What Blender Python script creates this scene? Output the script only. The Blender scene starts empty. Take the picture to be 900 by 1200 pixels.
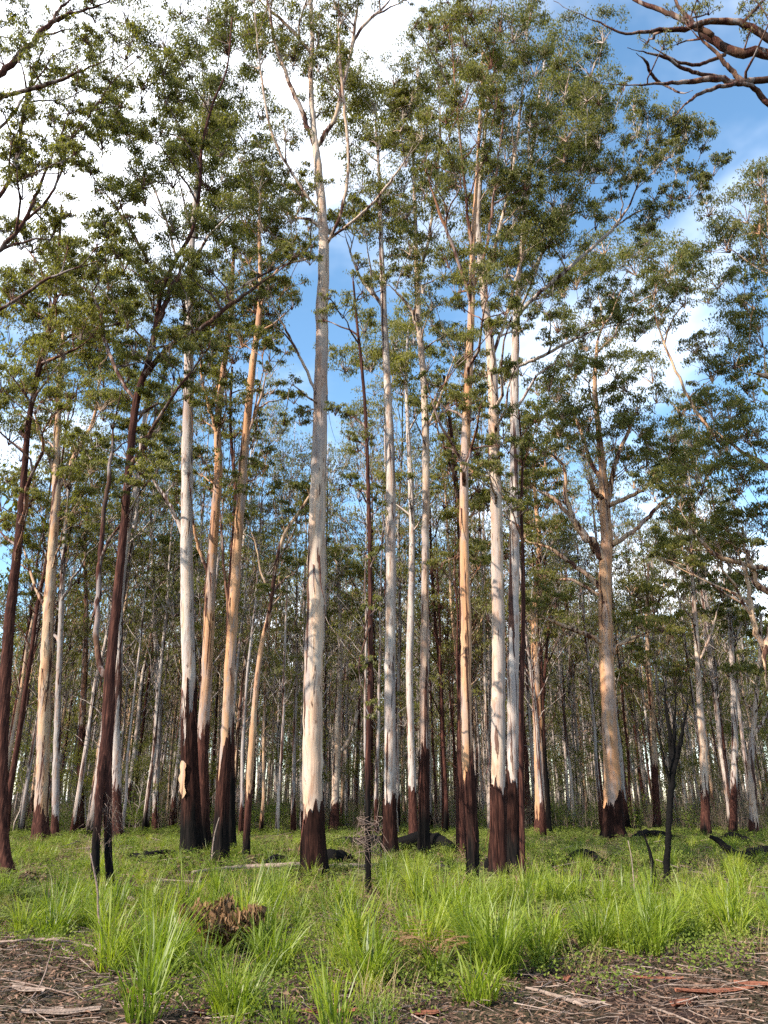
import bpy, math
import numpy as np
from mathutils import Vector

# ------------------------------------------------------------------ camera, sky, sun, exposure
sc = bpy.context.scene
F, CX, CY = 906.0, 450.0, 600.0            # focal length and centre, in pixels of the 900x1200 photograph
PITCH = math.radians(20.6)
CAM_H = 1.55
SUN_AZ, SUN_EL = math.radians(-124), math.radians(35)     # azimuth clockwise from the view direction (+Y)

cam = bpy.data.objects.new('camera', bpy.data.cameras.new('camera'))
sc.collection.objects.link(cam); sc.camera = cam
cam.location = (0, 0, CAM_H); cam.rotation_euler = (math.radians(90) + PITCH, 0, 0)
cam.data.sensor_fit = 'VERTICAL'; cam.data.sensor_height = 24; cam.data.lens = F / 1200 * 24
cam.data.clip_end = 2000; cam.data.clip_start = 0.1

w = bpy.data.worlds.new('World'); sc.world = w; w.use_nodes = True
nt = w.node_tree; nt.nodes.clear()
def N(tree, typ, **kw):
    n = tree.nodes.new(typ)
    for k, v in kw.items():
        if k == 'inp':
            for a, b in v.items(): n.inputs[a].default_value = b
        else: setattr(n, k, v)
    return n
def L(tree, a, b): tree.links.new(a, b)
sky = N(nt, 'ShaderNodeTexSky'); sky.sky_type = 'NISHITA'; sky.sun_disc = False
sky.sun_elevation = SUN_EL; sky.sun_rotation = SUN_AZ
sky.air_density = 1.0; sky.dust_density = 0.3; sky.ozone_density = 2.0
hs = N(nt, 'ShaderNodeHueSaturation', inp={'Saturation': 1.08, 'Hue': .49}); L(nt, sky.outputs[0], hs.inputs['Color'])
bg_sky = N(nt, 'ShaderNodeBackground', inp={'Strength': 0.15}); L(nt, hs.outputs[0], bg_sky.inputs[0])
tc = N(nt, 'ShaderNodeTexCoord')
sep = N(nt, 'ShaderNodeSeparateXYZ'); L(nt, tc.outputs['Generated'], sep.inputs[0])
zc = N(nt, 'ShaderNodeMath', operation='MAXIMUM', inp={1: 0.0}); L(nt, sep.outputs[2], zc.inputs[0])
za = N(nt, 'ShaderNodeMath', operation='ADD', inp={1: 0.22}); L(nt, zc.outputs[0], za.inputs[0])
dx = N(nt, 'ShaderNodeMath', operation='DIVIDE'); L(nt, sep.outputs[0], dx.inputs[0]); L(nt, za.outputs[0], dx.inputs[1])
dy = N(nt, 'ShaderNodeMath', operation='DIVIDE'); L(nt, sep.outputs[1], dy.inputs[0]); L(nt, za.outputs[0], dy.inputs[1])
cmb = N(nt, 'ShaderNodeCombineXYZ'); L(nt, dx.outputs[0], cmb.inputs[0]); L(nt, dy.outputs[0], cmb.inputs[1])
mp = N(nt, 'ShaderNodeMapping'); mp.inputs['Location'].default_value = (-1.4713, 8.9974, 0.0); L(nt, cmb.outputs[0], mp.inputs[0])
cn = N(nt, 'ShaderNodeTexNoise', inp={'Scale': 0.85, 'Detail': 7.0, 'Roughness': 0.56, 'Distortion': 0.25}); L(nt, mp.outputs[0], cn.inputs['Vector'])
cr = N(nt, 'ShaderNodeMapRange', interpolation_type='SMOOTHSTEP', inp={'From Min': 0.465, 'From Max': 0.69, 'To Max': .9}); L(nt, cn.outputs['Fac'], cr.inputs[0])
bg_cl = N(nt, 'ShaderNodeBackground', inp={'Color': (0.93, 0.95, 1.0, 1), 'Strength': 1.5})
mx = N(nt, 'ShaderNodeMixShader'); L(nt, cr.outputs[0], mx.inputs[0]); L(nt, bg_sky.outputs[0], mx.inputs[1]); L(nt, bg_cl.outputs[0], mx.inputs[2])
wo = N(nt, 'ShaderNodeOutputWorld'); L(nt, mx.outputs[0], wo.inputs[0])

sun = bpy.data.objects.new('sun', bpy.data.lights.new('sun', 'SUN')); sc.collection.objects.link(sun)
sun.data.energy = 4.8; sun.data.angle = math.radians(0.53); sun.data.color = (1.0, 0.90, 0.76)
to_sun = Vector((math.sin(SUN_AZ) * math.cos(SUN_EL), math.cos(SUN_AZ) * math.cos(SUN_EL), math.sin(SUN_EL)))
sun.rotation_euler = to_sun.to_track_quat('Z', 'Y').to_euler()
sun.location = (-20, -10, 40)

vs = sc.view_settings; vs.view_transform = 'Standard'; vs.look = 'None'; vs.exposure = 1.2; vs.gamma = 1.0; vs.use_curve_mapping = False
sc.render.engine = 'CYCLES'
cy = sc.cycles
cy.max_bounces = 5; cy.diffuse_bounces = 3; cy.glossy_bounces = 2; cy.transmission_bounces = 4; cy.transparent_max_bounces = 4
cy.caustics_reflective = False; cy.caustics_refractive = False
cy.use_denoising = False; cy.denoiser = 'OPENIMAGEDENOISE'; cy.denoising_input_passes = 'RGB_ALBEDO_NORMAL'; cy.use_adaptive_sampling = True; cy.adaptive_threshold = 0.02
cy.sample_clamp_indirect = 6.0

R = np.random.RandomState(7)
C = sc.collection

# ------------------------------------------------------------------ geometry helpers
CP, SP = math.cos(PITCH), math.sin(PITCH)
def ray(px, py):
    u, v = (px - CX) / F, (CY - py) / F
    return np.array([u, CP - v * SP, SP + v * CP])
def at(px, py, Y):
    d = ray(px, py); t = Y / d[1]
    return np.array([d[0] * t, Y, CAM_H + d[2] * t])
def depth(P): return P[1] * CP + (P[2] - CAM_H) * SP
def project(X, Y, Z):
    zc_ = Y * CP + (Z - CAM_H) * SP; vc = -Y * SP + (Z - CAM_H) * CP
    return CX + F * X / zc_, CY - F * vc / zc_
def gz(x, y):                                       # gently uneven forest floor
    x = np.asarray(x, float); y = np.asarray(y, float)
    return 0.06 * np.sin(x * .55 + 1.3) * np.cos(y * .42 + .4) + 0.035 * np.sin(x * 1.7 + y * .9) * np.sin(y * 1.3 + 2) + 0.018 * np.sin(3.9 * x + 1.1 * y) * np.sin(3.1 * y - x)
def ground(px, py):
    d = ray(px, py); z = 0.0
    for _ in range(6):
        t = (z - CAM_H) / d[2]; x, y = d[0] * t, d[1] * t; z = float(gz(x, y))
    return np.array([x, y, z])
def unit(v): return v / (np.linalg.norm(v, axis=-1, keepdims=True) + 1e-9)
def catmull(P, n):                                  # n points along a smooth curve through P (any width of row)
    P = np.asarray(P, float)
    if len(P) == 2: return P[0] + (P[1] - P[0]) * np.linspace(0, 1, n)[:, None]
    Q = np.vstack([2 * P[0] - P[1], P, 2 * P[-1] - P[-2]])
    seg = np.linalg.norm(np.diff(P[:, :3], axis=0), axis=1); cum = np.concatenate([[0], np.cumsum(seg)]); cum /= cum[-1]
    s = np.linspace(0, 1, n); i = np.clip(np.searchsorted(cum, s, side='right') - 1, 0, len(P) - 2)
    t = ((s - cum[i]) / (cum[i + 1] - cum[i] + 1e-9))[:, None]
    a, b, c, d = Q[i], Q[i + 1], Q[i + 2], Q[i + 3]
    return 0.5 * ((2 * b) + (c - a) * t + (2 * a - 5 * b + 4 * c - d) * t ** 2 + (3 * b - a - 3 * c + d) * t ** 3)

class MB:                                           # collects quads and triangles, links them as ONE mesh
    def __init__(s): s.v, s.q, s.t, s.n = [], [], [], 0
    def add(s, v, q=None, t=None):
        v = np.asarray(v, float).reshape(-1, 3)
        if q is not None and len(q): s.q.append(np.asarray(q, np.int64).reshape(-1, 4) + s.n)
        if t is not None and len(t): s.t.append(np.asarray(t, np.int64).reshape(-1, 3) + s.n)
        s.v.append(v); s.n += len(v)
    def mesh(s, name, mat, smooth=True, origin=None):
        V = np.vstack(s.v)
        if origin is not None: V = V - np.asarray(origin)
        q = np.vstack(s.q) if s.q else np.zeros((0, 4), np.int64); t = np.vstack(s.t) if s.t else np.zeros((0, 3), np.int64)
        me = bpy.data.meshes.new(name)
        me.vertices.add(len(V)); me.vertices.foreach_set('co', V.astype(np.float32).ravel())
        li = np.concatenate([q.ravel(), t.ravel()]).astype(np.int32); me.loops.add(len(li)); me.loops.foreach_set('vertex_index', li)
        nf = len(q) + len(t); me.polygons.add(nf)
        ls = np.concatenate([np.arange(len(q)) * 4, len(q) * 4 + np.arange(len(t)) * 3]).astype(np.int32)
        me.polygons.foreach_set('loop_start', ls)
        if smooth: me.polygons.foreach_set('use_smooth', np.ones(nf, bool))
        me.update(calc_edges=True)
        if mat: me.materials.append(mat)
        return me
    def build(s, name, mat, parent=None, smooth=True, origin=None):
        o = bpy.data.objects.new(name, s.mesh(name, mat, smooth, origin)); C.objects.link(o)
        if parent is not None: o.parent = parent
        elif origin is not None: o.location = origin
        return o

def frames(P):
    T = unit(np.gradient(P, axis=0)); n = np.cross(T[0], [0.3, 1, 0.1]); n = unit(n); U = np.zeros_like(P)
    for i in range(len(P)):
        n = n - T[i] * np.dot(n, T[i]); n = n / (np.linalg.norm(n) + 1e-9); U[i] = n
    return T, U, np.cross(T, U)
def tube(mb, P, r, sides=6, cap=True, lump=0.0, rs=R, flute=None):
    P = np.asarray(P, float); r = np.broadcast_to(np.asarray(r, float), (len(P),)).copy()
    T, U, W = frames(P); a = np.linspace(0, 2 * math.pi, sides, endpoint=False)
    rr = np.repeat(r[:, None], sides, 1)
    if lump: rr = rr * (1 + lump * rs.uniform(-1, 1, rr.shape))
    if flute is not None: rr = rr * flute(np.arange(len(P)), a)
    V = P[:, None] + rr[..., None] * (np.cos(a)[None, :, None] * U[:, None] + np.sin(a)[None, :, None] * W[:, None])
    n = len(P); i, j = np.meshgrid(np.arange(n - 1), np.arange(sides), indexing='ij'); k = (j + 1) % sides
    q = np.stack([i * sides + j, i * sides + k, (i + 1) * sides + k, (i + 1) * sides + j], -1).reshape(-1, 4)
    V = V.reshape(-1, 3)
    if cap:
        V = np.vstack([V, P[0], P[-1]]); c0, c1 = n * sides, n * sides + 1; jj = np.arange(sides); kk = (jj + 1) % sides
        t = np.vstack([np.stack([kk, jj, np.full(sides, c0)], -1), np.stack([(n - 1) * sides + jj, (n - 1) * sides + kk, np.full(sides, c1)], -1)])
        mb.add(V, q, t)
    else: mb.add(V, q)

def prisms(mb, A, B, r0, r1):                        # many straight three-sided twigs at once
    A = np.asarray(A, float); B = np.asarray(B, float); n = len(A); T = unit(B - A); U = unit(np.cross(T, np.array([.31, .77, .22]))); W = np.cross(T, U)
    V = np.stack([P + (U * math.cos(a) + W * math.sin(a)) * r for P, r in ((A, r0), (B, r1)) for a in (0, 2.09, 4.19)], 1)
    b0 = (np.arange(n) * 6)[:, None]; mb.add(V.reshape(-1, 3), np.concatenate([b0 + np.array(q) for q in ([0, 1, 4, 3], [1, 2, 5, 4], [2, 0, 3, 5])], 0))

def leaves(mb, pos, length, width, rs, droop=0.75):  # long drooping leaves, one folded diamond each
    n = len(pos); pos = np.asarray(pos)
    ax = rs.normal(size=(n, 3)); ax[:, 2] *= .6; ax = unit(ax) * (1 - droop) + np.array([0, 0, -1.0]) * droop + rs.normal(size=(n, 3)) * .28; ax = unit(ax)
    sd = unit(np.cross(ax, rs.normal(size=(n, 3))))
    l = (length * rs.uniform(.65, 1.25, n))[:, None]; wd = (width * rs.uniform(.7, 1.2, n))[:, None] * .5
    nm = np.cross(ax, sd); bend = nm * l * rs.uniform(-.12, .12, (n, 1))
    V = np.stack([pos, pos + ax * l * .42 + sd * wd + bend, pos + ax * l, pos + ax * l * .42 - sd * wd + bend], 1)
    mb.add(V.reshape(-1, 3), np.arange(n * 4).reshape(-1, 4))

def empty(name, loc):
    o = bpy.data.objects.new(name, None); C.objects.link(o); o.location = loc; o.empty_display_size = .3; return o
def tag(o, label, cat, group=None, kind=None):
    if label: o['label'] = label
    if cat: o['category'] = cat
    if group: o['group'] = group
    if kind: o['kind'] = kind
    return o

# ------------------------------------------------------------------ materials
def newmat(name):
    m = bpy.data.materials.new(name); m.use_nodes = True; t = m.node_tree; t.nodes.clear()
    out = N(t, 'ShaderNodeOutputMaterial'); return m, t, out
def mathn(t, op, a, b=None, c=None, clamp=False):
    n = N(t, 'ShaderNodeMath', operation=op, use_clamp=clamp)
    for i, x in enumerate((a, b, c)):
        if x is None: continue
        if isinstance(x, (int, float)): n.inputs[i].default_value = x
        else: L(t, x, n.inputs[i])
    return n.outputs[0]
def mixc(t, f, a, b, mode='MIX'):
    n = N(t, 'ShaderNodeMix', data_type='RGBA', blend_type=mode)
    for s, x in ((n.inputs[0], f), (n.inputs[6], a), (n.inputs[7], b)):
        if isinstance(x, (int, float)): s.default_value = x
        elif isinstance(x, tuple): s.default_value = (*x, 1)
        else: L(t, x, s)
    return n.outputs[2]
def noise(t, vec, scale, detail=4, rough=.55, stretch=(1, 1, 1), dist=0.0):
    m = N(t, 'ShaderNodeMapping'); m.inputs['Scale'].default_value = stretch; L(t, vec, m.inputs[0])
    n = N(t, 'ShaderNodeTexNoise', inp={'Scale': scale, 'Detail': detail, 'Roughness': rough, 'Distortion': dist}); L(t, m.outputs[0], n.inputs['Vector']); return n.outputs['Fac']
def smooth(t, x, a, b):
    n = N(t, 'ShaderNodeMapRange', interpolation_type='SMOOTHSTEP', inp={'From Min': a, 'From Max': b}); L(t, x, n.inputs[0]); return n.outputs[0]
def ramp(t, x, stops):
    n = N(t, 'ShaderNodeValToRGB'); e = n.color_ramp.elements
    while len(e) < len(stops): e.new(.5)
    for k, (p, c) in enumerate(stops): e[k].position = p; e[k].color = (*c, 1)
    L(t, x, n.inputs[0]); return n.outputs[0]
def prop(t, name, kind='Fac'):
    n = N(t, 'ShaderNodeAttribute', attribute_type='OBJECT', attribute_name=name); return n.outputs[kind]

def bark_material():
    m, t, out = newmat('bark')
    co = N(t, 'ShaderNodeTexCoord').outputs['Object']; inf = N(t, 'ShaderNodeObjectInfo')
    off = N(t, 'ShaderNodeVectorMath', operation='ADD'); L(t, co, off.inputs[0])
    sh = prop(t, 'grain_shift', 'Vector'); L(t, sh, off.inputs[1]); co2 = off.outputs[0]
    sp = N(t, 'ShaderNodeSeparateXYZ'); L(t, co, sp.inputs[0]); z = sp.outputs[2]
    streak = noise(t, co2, 1, 6, .62, (7, 7, .42), .3); fine = noise(t, co2, 1, 5, .6, (34, 34, 2.4)); patch = noise(t, co2, 1, 4, .55, (2.6, 2.6, .33), .4)
    fleck = noise(t, co2, 1, 3, .6, (11, 11, 1.7), .6); strip = noise(t, co2, 1, 3, .6, (4.2, 4.2, .10), .5); blotch = noise(t, co2, 1, 3, .5, (3.2, 3.2, .45), .8)
    col = prop(t, 'bark_colour', 'Color')
    g = ramp(t, streak, [(.26, (.50, .46, .47)), (.40, (.86, .82, .82)), (.52, (1, 1, 1)), (.70, (1.10, .88, .70))])
    base = mixc(t, 1.0, col, g, 'MULTIPLY')
    grey = smooth(t, patch, .50, .60); base = mixc(t, mathn(t, 'MULTIPLY', grey, .70), base, (.27, .225, .215))
    ora = mathn(t, 'MULTIPLY', smooth(t, blotch, .47, .62), prop(t, 'orange')); base = mixc(t, ora, base, (.37, .175, .08))
    mot = noise(t, co2, 1, 4, .6, (8, 8, 1.5), .5); mot2 = noise(t, co2, 1, 4, .6, (5, 5, .8), .7)
    base = mixc(t, mathn(t, 'MULTIPLY', smooth(t, mot, .55, .62), .55), base, (.25, .135, .085)); base = mixc(t, mathn(t, 'MULTIPLY', smooth(t, mot2, .56, .63), .6), base, (.22, .20, .195))
    base = mixc(t, mathn(t, 'MULTIPLY', smooth(t, fine, .52, .75), .18), base, mixc(t, .5, base, (.12, .08, .06)))
    fib = ramp(t, fine, [(.30, (.010, .006, .006)), (.52, (.052, .023, .017)), (.78, (.19, .09, .060))])
    fib = mixc(t, 1.0, fib, prop(t, 'fibre', 'Color'), 'MULTIPLY')
    fk = mathn(t, 'MULTIPLY', smooth(t, fleck, .61, .65), smooth(t, streak, .40, .52)); base = mixc(t, mathn(t, 'MULTIPLY', fk, .85), base, fib)
    base = mixc(t, mathn(t, 'MULTIPLY', smooth(t, mathn(t, 'ADD', strip, mathn(t, 'ADD', prop(t, 'strips'), mathn(t, 'MULTIPLY', mathn(t, 'SUBTRACT', streak, .5), .35))), .535, .565), .95), base, fib)
    # fibrous brown bark left on the lower stem in ragged tongues
    bh = prop(t, 'brown_height'); d = mathn(t, 'DIVIDE', mathn(t, 'SUBTRACT', bh, z), prop(t, 'brown_spread'))
    nn = mathn(t, 'ADD', mathn(t, 'MULTIPLY', mathn(t, 'SUBTRACT', streak, .5), 2.6), mathn(t, 'MULTIPLY', mathn(t, 'SUBTRACT', patch, .5), 2.0))
    bm_ = smooth(t, mathn(t, 'ADD', d, nn), -.03, .03); base = mixc(t, bm_, base, fib)
    ch = prop(t, 'char_height'); d2 = mathn(t, 'DIVIDE', mathn(t, 'SUBTRACT', ch, z), .7)
    cm = smooth(t, mathn(t, 'ADD', d2, nn), -.6, .6)
    base = mixc(t, cm, base, mixc(t, smooth(t, fine, .4, .7), (.003, .003, .003), (.014, .010, .009)))
    p = N(t, 'ShaderNodeBsdfPrincipled', inp={'Roughness': .9, 'Specular IOR Level': .08}); L(t, base, p.inputs['Base Color'])
    hgt = mathn(t, 'ADD', mathn(t, 'MULTIPLY', fine, .6), mathn(t, 'ADD', mathn(t, 'MULTIPLY', streak, .5), mathn(t, 'MULTIPLY', bm_, .35)))
    b = N(t, 'ShaderNodeBump', inp={'Strength': .45, 'Distance': .035}); L(t, hgt, b.inputs['Height']); L(t, b.outputs[0], p.inputs['Normal'])
    L(t, p.outputs[0], out.inputs[0]); return m
def leaf_material(name, stops, trans=.32, gloss=.05, rough=.4, patch=.35, pk=.7, rk=.55, ok=.22):
    m, t, out = newmat(name)
    rnd = N(t, 'ShaderNodeNewGeometry').outputs['Random Per Island']
    pos = N(t, 'ShaderNodeNewGeometry').outputs['Position']; n1 = noise(t, pos, patch, 3)
    oi = N(t, 'ShaderNodeObjectInfo').outputs['Random']
    f = mathn(t, 'ADD', mathn(t, 'MULTIPLY', rnd, rk), mathn(t, 'ADD', mathn(t, 'MULTIPLY', mathn(t, 'SUBTRACT', n1, .25), pk), mathn(t, 'MULTIPLY', mathn(t, 'SUBTRACT', oi, .5), ok)), clamp=True)
    c = ramp(t, f, stops)
    d = N(t, 'ShaderNodeBsdfDiffuse', inp={'Roughness': .5}); L(t, c, d.inputs[0])
    tr = N(t, 'ShaderNodeBsdfTranslucent'); L(t, mixc(t, 1.0, c, (1.25, 1.35, .55), 'MULTIPLY'), tr.inputs[0])
    g = N(t, 'ShaderNodeBsdfGlossy', inp={'Roughness': rough, 'Color': (1, 1, 1, 1)})
    m1 = N(t, 'ShaderNodeMixShader', inp={0: trans}); L(t, d.outputs[0], m1.inputs[1]); L(t, tr.outputs[0], m1.inputs[2])
    m2 = N(t, 'ShaderNodeMixShader', inp={0: gloss}); L(t, m1.outputs[0], m2.inputs[1]); L(t, g.outputs[0], m2.inputs[2])
    L(t, m2.outputs[0], out.inputs[0]); return m
def wood_material(name, a, b, scale=12, rough=.85, bump=.6):
    m, t, out = newmat(name); co = N(t, 'ShaderNodeTexCoord').outputs['Object']; oi = N(t, 'ShaderNodeObjectInfo').outputs['Random']
    n1 = noise(t, co, scale, 5, .6); n2 = noise(t, co, scale * 4, 3, .6)
    rnd = N(t, 'ShaderNodeNewGeometry').outputs['Random Per Island']
    f = mathn(t, 'ADD', mathn(t, 'MULTIPLY', n1, .75), mathn(t, 'MULTIPLY', rnd, .35))
    c = ramp(t, f, [(.25, a), (.85, b)] if 'char' not in name else [(.25, a), (.72, b), (.95, (.06, .05, .045))])
    p = N(t, 'ShaderNodeBsdfPrincipled', inp={'Roughness': rough, 'Specular IOR Level': .06}); L(t, c, p.inputs['Base Color'])
    bp = N(t, 'ShaderNodeBump', inp={'Strength': bump, 'Distance': .03}); L(t, n2, bp.inputs['Height']); L(t, bp.outputs[0], p.inputs['Normal'])
    L(t, p.outputs[0], out.inputs[0]); return m
M = {}
M['bark'] = bark_material()
M['leaf'] = leaf_material('eucalypt_leaf', [(.0, (.068, .076, .016)), (.45, (.158, .154, .033)), (.8, (.25, .222, .047)), (1, (.36, .30, .08))], .48, .02, .6)
M['grass'] = leaf_material('grass_blade', [(.0, (.075, .115, .012)), (.4, (.20, .26, .020)), (.8, (.36, .38, .036)), (1, (.55, .48, .15))], .45, .03, .5, .8, 1.0, .30, .45)
M['straw'] = leaf_material('dry_straw', [(.0, (.16, .11, .05)), (.5, (.34, .26, .13)), (1, (.52, .43, .26))], .25, .0, .5)
M['fern'] = leaf_material('fern_frond', [(.0, (.09, .12, .03)), (.5, (.22, .25, .065)), (1, (.38, .36, .14))], .35, .02, .5, .7, .8, .3, .4)
M['dead_fern'] = leaf_material('dead_fern', [(.0, (.08, .045, .025)), (.5, (.22, .125, .068)), (1, (.38, .25, .14))], .2, .0, .5)
M['herb'] = leaf_material('herb_leaf', [(.0, (.07, .11, .022)), (.5, (.16, .20, .04)), (1, (.26, .28, .07))], .35, .0, .4)
M['shrub'] = leaf_material('shrub_leaf', [(.0, (.05, .06, .03)), (.5, (.12, .12, .06)), (1, (.20, .17, .10))], .25, .04, .5)
M['stick'] = wood_material('dead_wood', (.07, .046, .036), (.34, .26, .215), 9)
M['brown_stick'] = wood_material('brown_wood', (.07, .046, .038), (.30, .22, .18), 9)
M['char'] = wood_material('charred_wood', (.002, .002, .002), (.009, .008, .008), 14, .85, 1.0)
M['jacket'] = bark_material()
M['slab'] = wood_material('bark_slab', (.06, .022, .014), (.31, .125, .078), 6)
M['litter'] = wood_material('leaf_litter', (.014, .008, .006), (.24, .145, .10), 3, .85, .2)

def ground_material():
    m, t, out = newmat('forest_floor'); co = N(t, 'ShaderNodeTexCoord').outputs['Object']
    a = noise(t, co, .35, 5, .6); b = noise(t, co, 9, 6, .7); c = noise(t, co, 45, 4, .7)
    soil = ramp(t, b, [(.3, (.014, .008, .007)), (.5, (.045, .025, .020)), (.72, (.12, .075, .06))])
    moss = ramp(t, c, [(.3, (.03, .034, .014)), (.7, (.09, .085, .035))])
    col = mixc(t, mathn(t, 'MULTIPLY', smooth(t, a, .40, .60), .6), soil, moss)
    p = N(t, 'ShaderNodeBsdfPrincipled', inp={'Roughness': .95, 'Specular IOR Level': .15}); L(t, col, p.inputs['Base Color'])
    bp = N(t, 'ShaderNodeBump', inp={'Strength': .8, 'Distance': .05}); L(t, mathn(t, 'ADD', b, mathn(t, 'MULTIPLY', c, .5)), bp.inputs['Height']); L(t, bp.outputs[0], p.inputs['Normal'])
    L(t, p.outputs[0], out.inputs[0]); return m

# ------------------------------------------------------------------ the ground: one sheet to the horizon
xs = np.concatenate([-np.geomspace(900, 16, 22), np.linspace(-15, 15, 101), np.geomspace(16, 900, 22)])
ys = np.concatenate([[-300, -80, -30, -12, -4], np.linspace(0, 46, 155), np.geomspace(47, 1000, 26)])
X, Y = np.meshgrid(xs, ys, indexing='ij'); g = MB(); nx, ny = X.shape
i, j = np.meshgrid(np.arange(nx - 1), np.arange(ny - 1), indexing='ij'); b_ = i * ny + j
g.add(np.stack([X, Y, gz(X, Y)], -1), np.stack([b_, b_ + ny, b_ + ny + 1, b_ + 1], -1))
gr = g.build('ground', ground_material()); tag(gr, 'forest floor of leaf litter and moss', 'ground', kind='structure')

# ------------------------------------------------------------------ trees
BARK = dict(cream=((.45, .365, .295), .32), white=((.42, .375, .345), .15), grey=((.31, .28, .265), .08), orange=((.42, .255, .15), .6),
            tan=((.44, .315, .21), .55), brown=((.16, .085, .06), .3), dark=((.055, .034, .028), .1))
def bark_props(o, bark, burn, brown, spread, shift, fibre=1.0, strips=.5):
    o['strips'] = (strips - .5) * .2
    c, orr = BARK[bark]; o['bark_colour'] = c; o['orange'] = orr; o['char_height'] = float(burn); o['brown_height'] = float(brown)
    o['brown_spread'] = float(spread); o['grain_shift'] = tuple(float(x) for x in shift); o['fibre'] = (fibre, fibre * .9, fibre * .95)

def grow_branch(A, dirA, Ct, rs, n=7, lift=.25):
    Ln = np.linalg.norm(Ct - A); out = unit((Ct - A) * np.array([1, 1, .25]))
    p1 = A + (dirA * .5 + out * .5) * Ln * .33; p2 = Ct - (np.array([0, 0, 1]) * lift + out * .55 + unit(Ct - A) * .5) * Ln * .28
    t = np.linspace(0, 1, n)[:, None]; P = (1 - t) ** 3 * A + 3 * (1 - t) ** 2 * t * p1 + 3 * (1 - t) * t ** 2 * p2 + t ** 3 * Ct
    j = rs.normal(size=P.shape) * Ln * .022; j[0] = 0; j[-1] = 0; return P + j

def fill_clump(c, r, nl, rs, mbL, mbT, stem_r=.012, lsz=(.13, .036)):   # one umbrella of foliage: sprays on twigs round centre c
    ns = int(rs.randint(8, 12)) if r > .6 else 5; nm = 7; base = c - np.array([0, 0, r * .75])
    a = rs.uniform(0, 6.28, ns); q = np.sqrt(rs.uniform(0, 1, ns)) * r * .9; sr = r * rs.uniform(.22, .38, ns)
    S = c + np.stack([np.cos(a) * q, np.sin(a) * q, r * .55 * (1 - (q / r) ** 2) - r * .15 - rs.uniform(0, 1, ns) ** 3 * .7 * r], -1); E = S - np.array([0, 0, 1.]) * (sr * .4)[:, None]
    mid = base + (E - base) * .5 + np.stack([-(E - base)[:, 0] * .12, -(E - base)[:, 1] * .12, np.full(ns, r * .07)], -1) + rs.normal(size=(ns, 3)) * r * .04
    prisms(mbT, np.repeat(base[None], ns, 0), mid, stem_r, stem_r * .65); prisms(mbT, mid, E, stem_r * .65, .004)
    th = rs.uniform(0, 6.28, (ns, nm)); ph = np.sqrt(rs.uniform(0, 1, (ns, nm)))
    mini = S[:, None] + np.stack([np.cos(th) * ph, np.sin(th) * ph, .45 * (1 - ph ** 2) + rs.uniform(-.25, .1, (ns, nm))], -1) * sr[:, None, None]
    prisms(mbT, np.repeat(E, 3, 0), mini[:, :3].reshape(-1, 3), .006, .003)
    n = max(3, int(nl / ns)); idx = rs.randint(0, nm, (ns, n)); p = np.take_along_axis(mini, idx[..., None].repeat(3, 2), 1) + rs.normal(size=(ns, n, 3)) * np.array([.36, .36, .19]) * sr[:, None, None]
    leaves(mbL, p.reshape(-1, 3), lsz[0], lsz[1], rs)

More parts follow.
